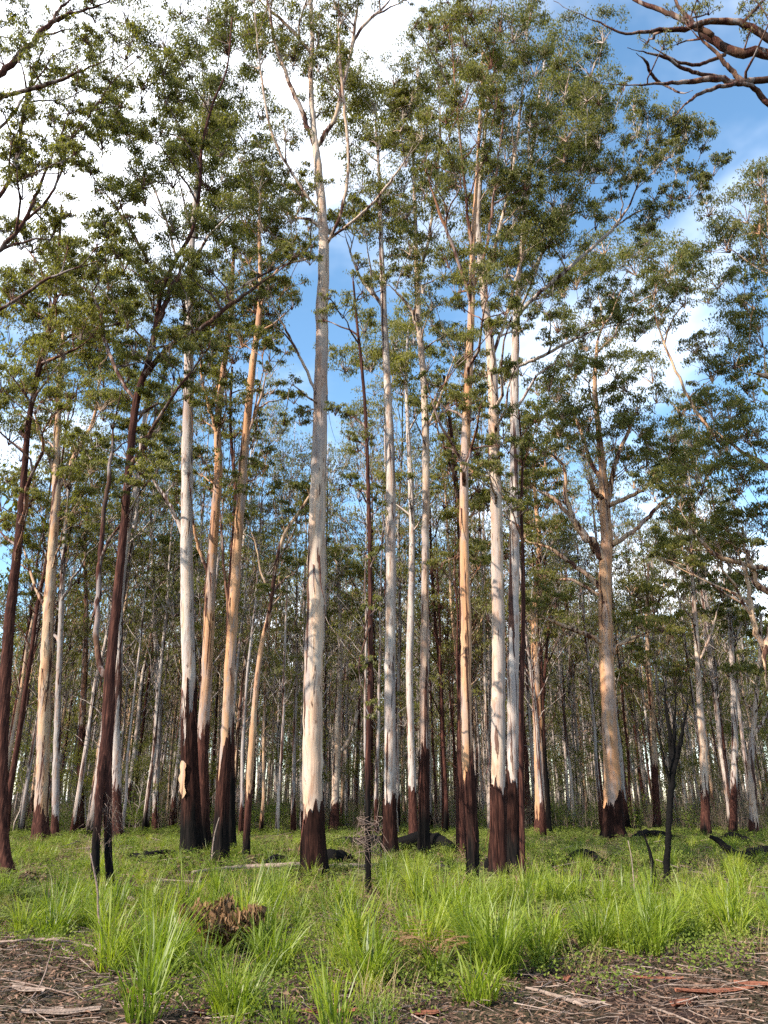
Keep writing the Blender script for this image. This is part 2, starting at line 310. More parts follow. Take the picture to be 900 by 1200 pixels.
def hero_tree(name, label, base, path, bark='cream', burn=0.6, brown=1.2, spread=1.0, limbs=(), clumps=(), Y=None, jacket=None, jag=.5, stems=(), dens=1.0, lean=0.0, spreadY=2.2, seed=1, group=None, flare=.45, twig=1.0, limb_bark=None, strips=.35, ribbons=0):
    rs = np.random.RandomState(seed * 13 + 5)
    if jacket: brown, spread = jacket * rs.uniform(.8, 1.1), max(.9, jacket * .55)
    b = ground(*base[:2]) if Y is None else np.array([at(base[0], base[1], Y)[0], Y, 0.0])
    if Y is not None: b[2] = float(gz(b[0], b[1]))
    Y0 = b[1]; root = empty(name, b); tag(root, label, 'tree', group)
    shift = rs.uniform(-40, 40, 3); skel, sr, sd = [], [], []
    def trace(pts, y0, y1, first=None):
        out = []; n = len(pts)
        for k, p in enumerate(pts):
            yy = y0 + (y1 - y0) * k / max(1, n - 1); q = at(p[0], p[1], yy); out.append([*q, p[2] * .88 * depth(q) / F / 2])
        return np.array(out)
    mbT = MB(); parts = []
    all_stems = [(path, 0.0)] + [(s, .0) for s in stems]
    for si, (pp, _) in enumerate(all_stems):
        A = trace(pp, Y0, Y0 + lean)
        if si == 0:
            A[0, :3] = b; A = np.vstack([np.append(b - [0, 0, .15], A[0, 3]), A])
        else:
            f0 = ground(pp[0][0], pp[0][1]) if pp[0][1] > 985 and Y is None else None
            if f0 is not None:
                A = trace(pp, f0[1], Y0); A = np.vstack([np.append(A[0, :3] - [0, 0, .15], A[0, 3]), A])
        n = int(np.clip(len(A) * 9, 36, 130)); S = catmull(A, n); P, r = S[:, :3], np.maximum(S[:, 3], .008)
        P = P + np.stack([rs.normal(size=n), rs.normal(size=n), np.zeros(n)], -1) * r[:, None] * .04
        h = P[:, 2] - b[2]; r = r * (1 + flare * np.exp(-np.maximum(h, 0) / (r[0] * 1.6)))
        ph = rs.uniform(0, 6.28, 4); hh = h.copy(); r0 = r[0]; kh = rs.uniform(1.5, max(3, h[-1] * .8), 16); ka = rs.uniform(0, 6.28, 16); kq = rs.uniform(.08, .26, 16)
        def flute(i, a, hh=hh, ph=ph, r0=r0, kh=kh, ka=ka, kq=kq):
            e = np.exp(-np.maximum(hh[i], 0) / (r0 * 3.0))[:, None]
            kn = sum(q_ * np.exp(-((hh[i][:, None] - b_k) / .17) ** 2 - (np.abs((a[None] - a_k + math.pi) % (2 * math.pi) - math.pi) / .5) ** 2) for q_, b_k, a_k in zip(kq, kh, ka))
            return 1 + kn + e * .16 * np.sin(5 * a + ph[0])[None] + .025 * np.sin(2 * a + ph[1] + hh[i][:, None] * .8) + .02 * np.sin(3 * a + ph[2] + hh[i][:, None] * 2.1)
        tube(mbT, P, r, 16, True, .014, rs, flute)
        if si == 0: trunkP, trunkr = P, r
        k0 = int(n * .38); T = unit(np.gradient(P, axis=0)); skel += list(P[k0:]); sr += list(r[k0:]); sd += list(T[k0:])
    tr = mbT.build('trunk', M['bark'], root, origin=b); bark_props(tr, bark, burn, brown, spread, shift, .85, strips)
    owner = [None] * len(skel); limb_mb = []
    def add_skel(P, r, idx):
        T = unit(np.gradient(P, axis=0))
        for p, q, d in zip(P, r, T): skel.append(p); sr.append(q); sd.append(d); owner.append(idx)
    for lb in limbs:                                   # limbs traced from the photograph
        dyl = rs.uniform(-1.2, 1.2) if len(lb) == 1 else lb[1]; A = trace(lb[0], Y0, Y0 + dyl)
        d2 = np.linalg.norm(trunkP - A[0, :3], axis=1); kk = int(np.argmin(d2)); A[0, :3] = trunkP[kk] if d2[kk] < 1.0 else A[0, :3]
        S = catmull(A, max(8, len(A) * 5)); P = S[:, :3] + rs.normal(size=(len(S), 3)) * S[:, 3:4] * .25; P[0] = S[0, :3]; r = np.maximum(S[:, 3] * np.clip((1.02 - np.linspace(0, 1, len(S))) / .4, .12, 1), .006)
        m = MB(); tube(m, P, r, 8, True, .06, rs); limb_mb.append(m); add_skel(P[2:], r[2:], len(limb_mb) - 1)
    clumps = list(clumps)
    if dens > .5:
        for lb in limbs:
            if lb[0][-1][2] <= 3.6: clumps.append((lb[0][-1][0] + rs.uniform(-6, 6), lb[0][-1][1] - 8, rs.uniform(13, 20), (rs.uniform(-1, 1) if len(lb) == 1 else lb[1])))
    for cl in list(clumps):
        for q in range(2):
            a = rs.uniform(0, 6.28); clumps.append((cl[0] + math.cos(a) * cl[2] * 1.35, cl[1] + math.sin(a) * cl[2] * 1.15, cl[2] * rs.uniform(.5, .85)) + ((cl[3] + rs.uniform(-.5, .5),) if len(cl) > 3 else ()))
    mbL = MB(); order = sorted(clumps, key=lambda c: abs(c[0] - path[-1][0]))
    up = np.array([0, 0, 1.])
    for cl in order:
        px, py, rp = cl[0], cl[1], cl[2] * 1.16; yy = Y0 + lean * .7 + (cl[3] if len(cl) > 3 else rs.uniform(-spreadY, spreadY)); c = at(px, py, yy); s = depth(c) / F; r = rp * s
        tgt = c - up * r * .55
        K = np.array(skel); dv = tgt - K; hz = np.hypot(dv[:, 0], dv[:, 1]); cost = np.linalg.norm(dv, axis=1) + 2.5 * np.maximum(0, .75 * hz - dv[:, 2]) + np.where(np.array(sr) < .012, 1.5, 0)
        kk = int(np.argmin(cost)); A = K[kk]; Ln = np.linalg.norm(tgt - A); n = int(np.clip(Ln * 2.2, 5, 14))
        P = grow_branch(A, sd[kk], tgt, rs, n); r0 = min(.75 * sr[kk], .016 + .0175 * Ln) * twig; rr = np.linspace(r0, .012, n)
        if owner[kk] is None or len(limb_mb) == 0: limb_mb.append(MB()); oi = len(limb_mb) - 1
        else: oi = owner[kk]
        tube(limb_mb[oi], P, rr, 6 if r0 > .03 else 5, False, .05, rs); add_skel(P[1:], rr[1:], oi)
        lz = float(np.clip(s * 4.0, .075, .22)); fill_clump(c, r, 1.5 * rp * rp * dens, rs, mbL, limb_mb[oi], max(.012, .016 * s * 40), (lz, lz * .32))
    for m in limb_mb:
        o = m.build('limb', M['bark'], root, origin=b); bark_props(o, limb_bark or bark, -50, -50, 1.0, shift)
    if clumps: mbL.build('crown', M['leaf'], root, smooth=False, origin=b)
    if ribbons:                                         # loose ribbons of bark hanging off the stem
        for q in range(ribbons):
            hz_ = trunkP[:, 2] - b[2]; h0 = rs.uniform(.12, .6) * hz_[-1] if rs.uniform() < .6 or not jacket else jacket + rs.uniform(-.3, .6); l = rs.uniform(.35, 1.5); a_ = rs.uniform(math.pi * .9, math.pi * 2.1); kk_ = 7; V = []
            for z_ in range(kk_):
                f = z_ / (kk_ - 1); hh_ = max(.1, h0 - l * f); cx = np.array([np.interp(hh_, hz_, trunkP[:, d]) for d in range(3)]); rr_ = np.interp(hh_, hz_, trunkr) * 1.03 + .01 + .16 * l * f ** 2.2; w_ = rs.uniform(.010, .022) * (1.1 - .7 * f)
                o_ = np.array([math.cos(a_ + .25 * f), math.sin(a_ + .25 * f), 0]); t_ = np.array([-o_[1], o_[0], 0]); V += [cx + o_ * rr_ + t_ * w_, cx + o_ * (rr_ + .008), cx + o_ * rr_ - t_ * w_]
            m = MB(); m.add(V, [[z_ * 3 + c_, z_ * 3 + c_ + 1, z_ * 3 + c_ + 4, z_ * 3 + c_ + 3] for z_ in range(kk_ - 1) for c_ in range(2)]); o = m.build('bark_ribbon', M['bark'], tr, origin=b); bark_props(o, 'brown', -50, 99, 1, shift, rs.uniform(.7, 1.6))
    if jacket:                                          # thick burnt bark left round the butt, its top torn into tongues
        mj = MB(); ns = 34; z0, ztop = b[2] - .05, jacket; hts = np.zeros(ns); v = 0
        side = rs.uniform(0, 6.28)
        for q in range(ns):
            if q % 4 == 0 or rs.uniform() < .3: v = rs.uniform(-1, 1)
            hts[q] = max(.25, ztop + jag * (v * .8 + .6 * math.sin(2 * math.pi * q / ns + side)) + rs.uniform(-.16, .16))
        nr = 12; T, U, W = frames(trunkP); a = np.linspace(0, 2 * math.pi, ns, endpoint=False); V = np.zeros((nr + 1, ns, 3)); hz = trunkP[:, 2] - b[2]
        rad = rs.uniform(.012, .045, ns)
        for q in range(ns):
            hh = np.linspace(-.05, hts[q], nr); cx = np.stack([np.interp(hh, hz, trunkP[:, d]) for d in range(3)], -1); rr = np.interp(hh, hz, trunkr)
            uu = U[5] * math.cos(a[q]) + W[5] * math.sin(a[q]); f = flute(np.zeros(1, int), a[q:q + 1])[0, 0]
            ex = np.exp(-np.maximum(hh, 0) / (trunkr[0] * 3.0)); rq = rr * (1 + (f - 1) * ex) + rad[q] + rs.normal(size=nr) * .006
            V[:nr, q] = cx + uu[None] * rq[:, None]; V[nr, q] = cx[-1] + uu * (rr[-1] * .96)
        i, j = np.meshgrid(np.arange(nr), np.arange(ns), indexing='ij'); k = (j + 1) % ns
        mj.add(V.reshape(-1, 3), np.stack([i * ns + j, i * ns + k, (i + 1) * ns + k, (i + 1) * ns + j], -1))
        o = mj.build('burnt_bark', M['bark'], tr, smooth=False, origin=b); bark_props(o, 'dark', max(burn, jacket * rs.uniform(.12, .5)), 99, 1.0, shift, rs.uniform(.26, .55))
    return root

exec_trees = []
T_ = exec_trees.append
# the tall pale tree of the picture
T_(dict(name='eucalyptus_tree', label='tall straight pale-barked tree with charred foot, the broadest trunk left of centre', base=(368, 1033), bark='cream', burn=.25, brown=-1, jacket=1.25, jag=.35, seed=1, strips=.05, spreadY=1.6,
  path=[(368, 1033, 27), (367, 960, 26), (366, 880, 26.5), (367, 800, 25.5), (370, 700, 24), (372, 600, 22), (375, 500, 19), (377, 400, 17), (379, 320, 14.5), (378, 260, 12.5), (372, 190, 10.5), (367, 145, 8), (364, 90, 6.5), (366, 40, 5.5), (363, -20, 4.5), (362, -80, 3)],
  limbs=[([(371, 175, 8), (352, 128, 6.5), (338, 95, 5.5), (322, 50, 4.5), (312, -10, 3.5), (300, -60, 2)],), ([(373, 170, 7), (392, 140, 6), (402, 100, 5), (412, 55, 4.5), (420, 0, 4), (424, -50, 2)],), ([(405, 85, 4), (420, 38, 4), (448, 10, 3.6), (470, -15, 2)], .4),
         ([(362, 65, 4.5), (335, 28, 4.2), (308, 5, 3.2), (290, -20, 2)], -.6), ([(379, 290, 4), (398, 255, 4.6), (408, 200, 4.4), (404, 130, 4), (398, 60, 4), (396, -20, 3)], -1.5), ([(378, 255, 3), (350, 215, 3.6), (320, 160, 3.4), (305, 80, 3), (298, 0, 2.5)], -1.7),
         ([(374, 478, 5), (362, 440, 4), (342, 400, 3.4), (322, 362, 2.6), (310, 335, 1.5)], -.8), ([(377, 300, 3), (330, 312, 3), (280, 338, 3), (235, 372, 2.5)], -2.0), ([(379, 285, 3.5), (410, 262, 3.6), (440, 235, 3.4), (470, 195, 3), (490, 160, 2)], -1.2)],
  clumps=[(330, 18, 26), (305, 62, 30), (345, 62, 24), (372, 40, 26), (400, 12, 26), (335, 150, 24), (318, 195, 30), (350, 215, 20), (310, 250, 34), (342, 245, 24), (316, 300, 26), (385, 70, 20), (300, 20, 24), (345, 462, 15), (352, 488, 14), (440, -25, 24), (366, -20, 28), (330, -25, 30)], dens=1.0))
# left group round the burnt pair
T_(dict(name='eucalyptus_tree', label='grey-white tree with a split black foot and a bare yellow scar on its burnt bark', base=(225, 1010), bark='white', burn=1.0, brown=-1, jacket=4.4, jag=1.6, seed=2, strips=0.25,
  path=[(225, 1010, 25), (223, 940, 22), (221, 860, 19), (221, 780, 17.5), (219, 700, 17), (219, 600, 16), (220, 500, 14), (222, 400, 12), (222, 340, 10), (226, 270, 7), (232, 200, 5), (240, 120, 3.5)],
  limbs=[([(220, 640, 6), (205, 605, 6), (185, 570, 5), (165, 545, 4), (140, 535, 3), (110, 520, 2)],), ([(221, 470, 4), (240, 440, 4), (248, 415, 3), (262, 385, 2)],)],
  clumps=[(250, 70, 34), (285, 95, 32), (262, 125, 34), (290, 150, 30), (235, 45, 30), (232, 150, 32), (262, 190, 34), (290, 215, 30), (235, 235, 30), (265, 270, 30), (250, 330, 28), (205, 555, 20), (250, 400, 24)], dens=1.2))
T_(dict(name='eucalyptus_tree', label='orange-barked tree leaning right, close against the grey-white tree with the split black foot', base=(239, 1006), bark='orange', burn=1.2, brown=3.0, spread=1.8, seed=3,
  path=[(239, 1006, 18.9), (238, 930, 16.2), (238, 870, 15.8), (243, 780, 14.4), (246, 700, 14.0), (251, 620, 12.6), (256, 550, 11.2), (255, 500, 9.0), (262, 430, 7.2), (270, 380, 6.3), (273, 320, 4.5), (276, 250, 2.7)],
  limbs=[([(245, 680, 5), (232, 640, 4.5), (226, 610, 3.5), (218, 575, 2)],), ([(256, 510, 6), (246, 480, 5), (236, 440, 4), (238, 400, 3)],)],
  clumps=[(252, 440, 26), (262, 480, 22), (285, 350, 28), (262, 360, 26), (240, 480, 22), (290, 290, 28), (240, 530, 18), (275, 410, 22)], dens=.9))
T_(dict(name='eucalyptus_tree', label='slim orange tree leaning right with a black foot, between two dark burnt stems', base=(258, 1013), bark='orange', burn=1.2, brown=-2, jacket=2.4, jag=.7, seed=4, strips=0.20,
  path=[(258, 1013, 18), (261, 940, 15), (265, 860, 14), (270, 770, 13.5), (275, 690, 13), (281, 600, 12), (288, 510, 10.5), (296, 430, 9), (303, 375, 7.5), (305, 330, 5.5), (304, 260, 4), (308, 190, 2.5)],
  limbs=[([(287, 520, 4), (304, 470, 3.5), (312, 440, 2.5), (322, 420, 1.5)],), ([(303, 380, 3), (312, 340, 3), (330, 310, 3), (352, 292, 2)],)],
  clumps=[(298, 320, 28), (322, 285, 24), (285, 390, 24), (308, 408, 18), (318, 450, 15), (312, 528, 14), (300, 350, 24), (290, 245, 30), (316, 355, 20), (270, 560, 14), (290, 470, 16), (318, 230, 24)], dens=.95))
T_(dict(name='burnt_tree', label='dark reddish burnt trunk just behind the slim orange leaning tree', base=(270, 1003), bark='brown', burn=2.6, brown=99, seed=5,
  path=[(270, 1003, 17), (270, 940, 13), (270, 870, 11), (269, 800, 8), (268, 730, 6.5), (272, 650, 6), (276, 580, 5), (270, 500, 4), (272, 430, 3)], clumps=[(262, 575, 16), (276, 500, 18), (268, 440, 20), (290, 545, 14)], limbs=[([(269, 720, 4), (262, 660, 3.5), (258, 600, 3), (250, 560, 2)],)]))
T_(dict(name='eucalyptus_tree', label='thin crooked sapling with black foot leaning right, left of the tall pale trunk', base=(288, 1008), bark='tan', burn=.6, brown=2.2, spread=1.5, seed=6,
  path=[(288, 1008, 10), (290, 960, 9), (294, 890, 8.5), (299, 820, 7.5), (306, 760, 6.5), (316, 715, 5.5), (324, 660, 5), (334, 625, 4.5), (352, 598, 4), (362, 582, 3)], clumps=[(350, 600, 17), (330, 650, 16), (310, 690, 14), (362, 575, 16), (338, 570, 18)], limbs=[([(318, 705, 3), (306, 670, 3), (300, 640, 2), (290, 610, 1.5)],)]))
# left edge
T_(dict(name='stringybark_tree', label='dark reddish-brown tree at the left edge of the clearing, its foot in the grass', base=(10, 1031), bark='brown', burn=-1, brown=99, seed=7,
  path=[(10, 1031, 15.8), (5, 985, 13.2), (3, 920, 13.2), (4, 850, 13.6), (8, 770, 14.1), (14, 700, 13.2), (22, 630, 10.6), (28, 560, 8.4), (33, 500, 7.0), (42, 450, 6.2), (52, 410, 5.7), (63, 360, 4.4), (68, 310, 3.5), (72, 240, 2.6)],
  limbs=[([(50, 425, 4), (75, 415, 4), (95, 405, 3), (112, 390, 2)],), ([(62, 365, 3), (50, 320, 3), (30, 290, 2), (10, 270, 1.5)],)],
  clumps=[(20, 330, 32), (58, 312, 32), (92, 330, 28), (18, 392, 36), (62, 372, 30), (98, 376, 30), (34, 440, 30), (84, 452, 26), (14, 500, 28), (5, 580, 24), (40, 345, 28), (84, 290, 24), (5, 440, 26)], dens=.95))
T_(dict(name='eucalyptus_tree', label='pale tan trunk with dark scars and a fork high up, near the left edge', base=(47, 988), bark='tan', burn=-.5, brown=1.2, spread=1.2, seed=8, strips=0.40,
  path=[(47, 988, 19), (49, 930, 18), (51, 860, 17), (54, 780, 15.5), (58, 700, 14), (62, 640, 12), (66, 580, 11), (66, 540, 10), (68, 490, 8), (70, 440, 6), (74, 390, 4)],
  limbs=[([(66, 575, 7), (80, 550, 6), (95, 520, 5), (110, 492, 4), (116, 450, 3), (122, 410, 2)],), ([(64, 560, 5), (55, 530, 5), (45, 505, 4), (38, 470, 3)],), ([(57, 720, 4), (42, 690, 4), (30, 650, 3), (18, 620, 2)],)],
  clumps=[(112, 330, 32), (142, 322, 32), (112, 420, 30), (124, 470, 30), (92, 520, 22), (58, 500, 26), (40, 556, 22), (112, 556, 24), (150, 450, 26), (134, 374, 30), (20, 640, 20), (75, 400, 26), (90, 590, 16)], dens=1.1))
T_(dict(name='burnt_tree', label='dark double-stemmed tree in the grass, two blackened legs joining above a dead fern skirt', base=(129, 1046), bark='brown', limb_bark='dark', burn=1.1, brown=99, seed=9, spreadY=1.8,
  path=[(129, 1046, 11.0), (127, 1000, 10.2), (126, 950, 11.0), (125, 890, 14.4), (127, 830, 15.3), (130, 780, 13.6), (137, 700, 11.9), (145, 620, 10.6), (152, 540, 9.8), (160, 470, 9.3), (172, 430, 7.6), (180, 395, 6.8), (190, 340, 6.0), (206, 305, 5.5), (226, 268, 4.7), (234, 220, 4.2), (237, 170, 3.8), (250, 120, 3.0), (266, 80, 2.5), (272, 20, 1.7)],
  stems=[[(111, 1050, 12), (112, 1000, 11), (115, 950, 10), (119, 900, 9), (124, 850, 8)]],
  limbs=[([(127, 800, 9), (117, 780, 8), (113, 740, 7.5), (116, 680, 7), (121, 610, 6), (130, 540, 5), (135, 490, 4), (150, 430, 3)], 1.0), ([(181, 440, 8), (200, 405, 7), (235, 385, 6), (280, 350, 5), (320, 322, 4), (350, 300, 3)], -1.0),
         ([(174, 425, 7), (184, 385, 7), (200, 340, 6), (215, 310, 5), (222, 280, 4)], -.3), ([(160, 475, 4), (140, 440, 5), (123, 400, 5), (118, 370, 4.5), (108, 345, 4), (85, 330, 3), (60, 310, 2)], 2.5), ([(206, 306, 3), (195, 260, 3), (170, 200, 2.5), (130, 150, 2)], 1.5), ([(190, 345, 3), (165, 290, 3), (130, 235, 2.5), (105, 205, 1.5)], .5)],
  clumps=[(150, 50, 32), (195, 38, 30), (128, 95, 30), (170, 85, 30), (208, 100, 30), (190, 140, 30), (150, 140, 28), (122, 160, 24), (225, 180, 28), (205, 200, 30), (170, 205, 26), (142, 228, 26), (128, 262, 24), (205, 250, 32), (175, 290, 28), (210, 310, 28), (148, 300, 24), (182, 345, 30), (220, 350, 28), (160, 395, 28), (200, 400, 28), (228, 420, 24), (185, 465, 26), (160, 500, 22), (185, 540, 20), (140, 350, 24), (268, 50, 24), (150, 560, 16)], dens=1.15))
T_(dict(name='eucalyptus_tree', label='pale grey trunk half hidden behind the dark double-stemmed tree', base=(137, 985), bark='white', burn=-1, brown=2.2, spread=1.2, seed=10,
  path=[(137, 985, 13), (137, 920, 12.5), (136, 850, 12), (139, 780, 11), (141, 700, 9), (150, 620, 8), (162, 560, 6.5), (168, 500, 5), (176, 450, 3)], clumps=[(176, 440, 24), (200, 480, 20), (150, 520, 20), (200, 520, 18), (190, 590, 18), (130, 600, 16)]))
T_(dict(name='eucalyptus_tree', label='slender smooth grey trunk beside the pale tan scarred trunk', base=(64, 983), bark='grey', burn=-1, brown=1.0, seed=11,
  path=[(64, 983, 10), (66, 900, 9), (68, 820, 8), (71, 740, 7), (74, 660, 6), (78, 600, 5), (84, 540, 3)], clumps=[(84, 560, 18), (70, 600, 16), (100, 620, 16), (50, 620, 16), (40, 680, 15)]))
# centre
T_(dict(name='burnt_sapling', label='thin blackened sapling pole with a tangle of dead vine round it', base=(432, 1050), bark='dark', burn=1.7, brown=99, seed=12, flare=.15,
  path=[(432, 1050, 8.5), (431, 990, 8), (431, 930, 7.5), (432, 850, 7), (434, 780, 6.5), (434, 700, 6), (433, 620, 5.5), (431, 550, 5), (428, 480, 4.5), (424, 430, 4), (419, 385, 3.5), (414, 330, 2.5)],
  clumps=[(428, 640, 12), (442, 590, 10), (410, 560, 13), (420, 520, 13), (438, 700, 10), (412, 480, 14), (425, 330, 20), (402, 360, 18), (430, 770, 9), (440, 830, 8)], dens=.8, spreadY=.8))
T_(dict(name='eucalyptus_tree', label='straight white-grey trunk with a ragged brown foot, right of the thin black pole', base=(456, 1006), bark='white', burn=-.3, brown=-1, jacket=1.7, jag=.35, seed=13, strips=0.20,
  path=[(456, 1006, 18), (456, 950, 16.5), (457, 880, 15.5), (457, 800, 14.5), (458, 700, 14), (458, 600, 13), (457, 520, 11.5), (454, 450, 10), (451, 390, 9), (448, 320, 7), (446, 260, 5.5), (444, 200, 4), (440, 140, 3)],
  limbs=[([(452, 360, 5), (438, 345, 5), (425, 330, 4), (412, 300, 3), (400, 260, 2)],)],
  clumps=[(408, 112, 30), (440, 112, 34), (472, 122, 32), (430, 145, 30), (462, 155, 28), (410, 155, 26), (500, 115, 30), (485, 150, 28), (445, 225, 22), (425, 210, 24), (470, 215, 24), (415, 260, 22), (455, 270, 20)], dens=1.15, spreadY=1.8))
T_(dict(name='eucalyptus_tree', label='slender white trunk with a thin brown foot, in a pair behind the white-grey one', base=(485, 985), bark='white', burn=-.5, brown=2.3, spread=.6, seed=14, strips=0.20,
  path=[(485, 985, 12), (483, 920, 10.5), (481, 850, 10), (480, 780, 9.5), (482, 700, 9), (483, 620, 8), (481, 560, 7), (478, 500, 5.5), (476, 440, 4), (478, 390, 3)], clumps=[(460, 395, 26), (485, 385, 26), (430, 405, 26), (405, 420, 22), (500, 420, 22), (470, 450, 18), (500, 560, 16), (455, 560, 15)], dens=1.1))
T_(dict(name='eucalyptus_tree', label='slim cream trunk with a tall dark-brown foot rising from a black log', base=(497, 1008), bark='cream', burn=.5, brown=-1, jacket=2.7, jag=.45, seed=15, strips=0.15,
  path=[(497, 1008, 13.5), (497, 950, 12), (497, 880, 11.5), (497, 800, 11), (498, 700, 10.5), (499, 600, 10), (499, 520, 9.5), (496, 440, 9), (491, 380, 8), (488, 310, 6.5), (486, 240, 5), (484, 180, 3.5)],
  limbs=[([(492, 395, 5), (480, 360, 4), (462, 340, 3), (450, 325, 2)],), ([(489, 330, 4), (502, 280, 4), (510, 220, 3.5), (516, 150, 3), (512, 60, 2)],), ([(499, 500, 4), (515, 470, 3.5), (525, 440, 3), (540, 400, 2)],)],
  clumps=[(500, 45, 30), (520, 95, 30), (490, 75, 26), (520, 180, 28), (498, 215, 26), (470, 265, 24), (505, 262, 26), (520, 310, 24), (480, 310, 22), (512, 480, 20), (505, 350, 20), (525, 240, 24)], dens=.9))
T_(dict(name='stringybark_tree', label='brown fibrous trunk behind the bent orange-and-black tree right of centre', base=(541, 1005), bark='brown', burn=-1, brown=99, seed=16,
  path=[(541, 1005, 15), (540, 940, 13), (540, 880, 12), (541, 800, 10), (542, 720, 9), (540, 640, 8), (534, 560, 6), (528, 500, 4.5), (520, 440, 3)], clumps=[(525, 540, 20), (545, 600, 24), (520, 470, 20), (560, 560, 22), (535, 640, 18), (555, 640, 16)]))
T_(dict(name='eucalyptus_tree', label='bent slim tree with an orange stripe of bare wood above a long black foot', base=(555, 1042), bark='orange', burn=.9, brown=-3, jacket=1.7, jag=.7, seed=17, strips=0.42, limb_bark='brown',
  path=[(555, 1042, 13), (554, 1000, 12.5), (551, 950, 13), (547, 880, 14.5), (546, 800, 14), (546, 720, 13), (544, 640, 12), (544, 560, 11.5), (547, 490, 11), (550, 420, 10), (553, 350, 8.5), (554, 290, 7), (558, 220, 5), (562, 150, 4), (566, 60, 3)],
  limbs=[([(545, 545, 5), (530, 520, 4), (515, 495, 3.5), (500, 450, 3)],), ([(553, 355, 5), (535, 300, 4.5), (515, 250, 4), (495, 185, 3)], -1.0), ([(553, 340, 4), (570, 290, 4), (580, 220, 3.5), (590, 130, 3)],), ([(554, 300, 4), (545, 220, 3.5), (535, 120, 3), (528, 20, 2.5)],)],
  clumps=[(545, 35, 32), (575, 60, 32), (545, 100, 30), (560, 150, 32), (540, 200, 30), (575, 210, 30), (550, 270, 30), (535, 330, 28), (570, 330, 28), (545, 400, 26), (560, 455, 24), (535, 460, 22), (560, 520, 18), (520, 20, 26), (580, 110, 26), (535, 530, 16)], dens=1.0))
T_(dict(name='eucalyptus_tree', label='broad white trunk with a dark-red burnt foot and jagged edge, right of centre', base=(584, 1038), bark='cream', burn=.35, brown=-2, jacket=1.75, jag=.55, seed=18, strips=0.15,
  path=[(584, 1038, 21), (584, 980, 19.5), (584, 920, 19), (584, 850, 18.5), (584, 760, 17.5), (583, 670, 16.5), (581, 580, 15), (579, 500, 14), (577, 440, 13), (573, 390, 11), (566, 340, 9.5), (562, 290, 8), (560, 250, 6.5), (566, 180, 5), (574, 100, 4)],
  limbs=[([(576, 420, 5), (590, 380, 4.5), (604, 330, 4), (620, 260, 3)], .8), ([(566, 335, 5), (585, 270, 4.5), (600, 200, 4), (612, 110, 3), (618, 20, 2)],)],
  clumps=[(600, 30, 32), (625, 70, 32), (600, 115, 32), (620, 160, 32), (592, 175, 28), (610, 225, 32), (585, 260, 30), (610, 285, 30), (590, 310, 26), (600, 345, 24), (575, 380, 22), (590, 60, 26), (640, 110, 26), (590, 440, 16), (572, 545, 16)], dens=1.0))
T_(dict(name='eucalyptus_tree', label='pinkish-grey trunk close behind the broad white one, one long limb reaching right', base=(602, 1022), bark='white', burn=.7, brown=-2, jacket=2.1, jag=.7, seed=19, strips=0.42,
  path=[(602, 1022, 18), (602, 970, 16), (601, 900, 15), (601, 820, 15), (602, 720, 14), (603, 620, 13), (603, 520, 12), (603, 440, 11), (605, 380, 9.5), (608, 335, 8), (612, 280, 6), (620, 210, 5), (630, 130, 4), (640, 60, 3)],
  limbs=[([(606, 368, 6), (630, 345, 5.5), (662, 318, 5), (695, 290, 4.5), (718, 268, 4), (738, 240, 3.5), (752, 205, 3), (768, 180, 2)], -.8), ([(604, 430, 5), (640, 415, 4.5), (672, 398, 4), (705, 385, 3), (740, 378, 2)], -1.2), ([(607, 345, 5), (640, 290, 4.5), (665, 240, 4), (690, 195, 3)], .5), ([(718, 268, 2.5), (748, 248, 2.5), (775, 240, 2), (800, 228, 1.5)], -.5)],
  clumps=[(655, 45, 34), (690, 70, 32), (660, 100, 32), (700, 105, 28), (670, 150, 34), (700, 155, 28), (650, 190, 32), (690, 195, 30), (660, 235, 32), (640, 270, 30), (685, 240, 24), (640, 330, 26), (660, 285, 26), (625, 300, 26), (715, 190, 20), (745, 148, 20, -.8), (770, 150, 24, -.8), (800, 155, 24, -.8), (820, 168, 18, -.8), (834, 195, 17, -.6), (815, 222, 14, -.6), (765, 190, 20, -1), (745, 212, 15, -1), (756, 250, 22, -1), (782, 244, 18, -1), (742, 118, 18), (715, 125, 22), (690, 130, 24), (660, 395, 18), (690, 345, 22)], dens=.95))
T_(dict(name='stringybark_tree', label='thin reddish-brown stem standing against the right side of the white pair', base=(613, 1040), bark='brown', burn=-1, brown=99, seed=20, flare=.2,
  path=[(613, 1040, 9), (612, 980, 7.5), (611, 900, 7), (611, 820, 6.5), (613, 740, 6), (613, 660, 5), (611, 600, 4), (612, 540, 3), (608, 480, 2)], clumps=[(608, 480, 16), (595, 520, 16), (622, 560, 16), (600, 590, 14), (618, 520, 16), (585, 560, 15)], spreadY=.8))
# right
T_(dict(name='eucalyptus_tree', label='yellow-orange trunk in a pair with a black one, behind the white pair', base=(634, 980), bark='orange', burn=-1, brown=1.3, spread=1.4, seed=21, strips=0.50,
  path=[(634, 980, 15), (633, 930, 14), (631, 860, 13), (628, 790, 12), (627, 730, 10), (630, 680, 9), (632, 640, 7), (628, 590, 5), (624, 540, 3)], limbs=[([(629, 740, 5), (610, 710, 4), (600, 680, 3), (590, 650, 2)],)], clumps=[(640, 560, 22), (620, 600, 20), (650, 520, 24), (645, 610, 18), (630, 480, 22), (660, 575, 18)]))
T_(dict(name='burnt_tree', label='black burnt trunk standing against the yellow-orange trunk', base=(641, 979), bark='dark', burn=4.5, brown=99, seed=22,
  path=[(641, 979, 13), (640, 930, 10), (637, 880, 7), (636, 830, 5), (640, 770, 4), (645, 710, 3)], clumps=[(650, 700, 15), (640, 740, 12), (660, 730, 12)]))
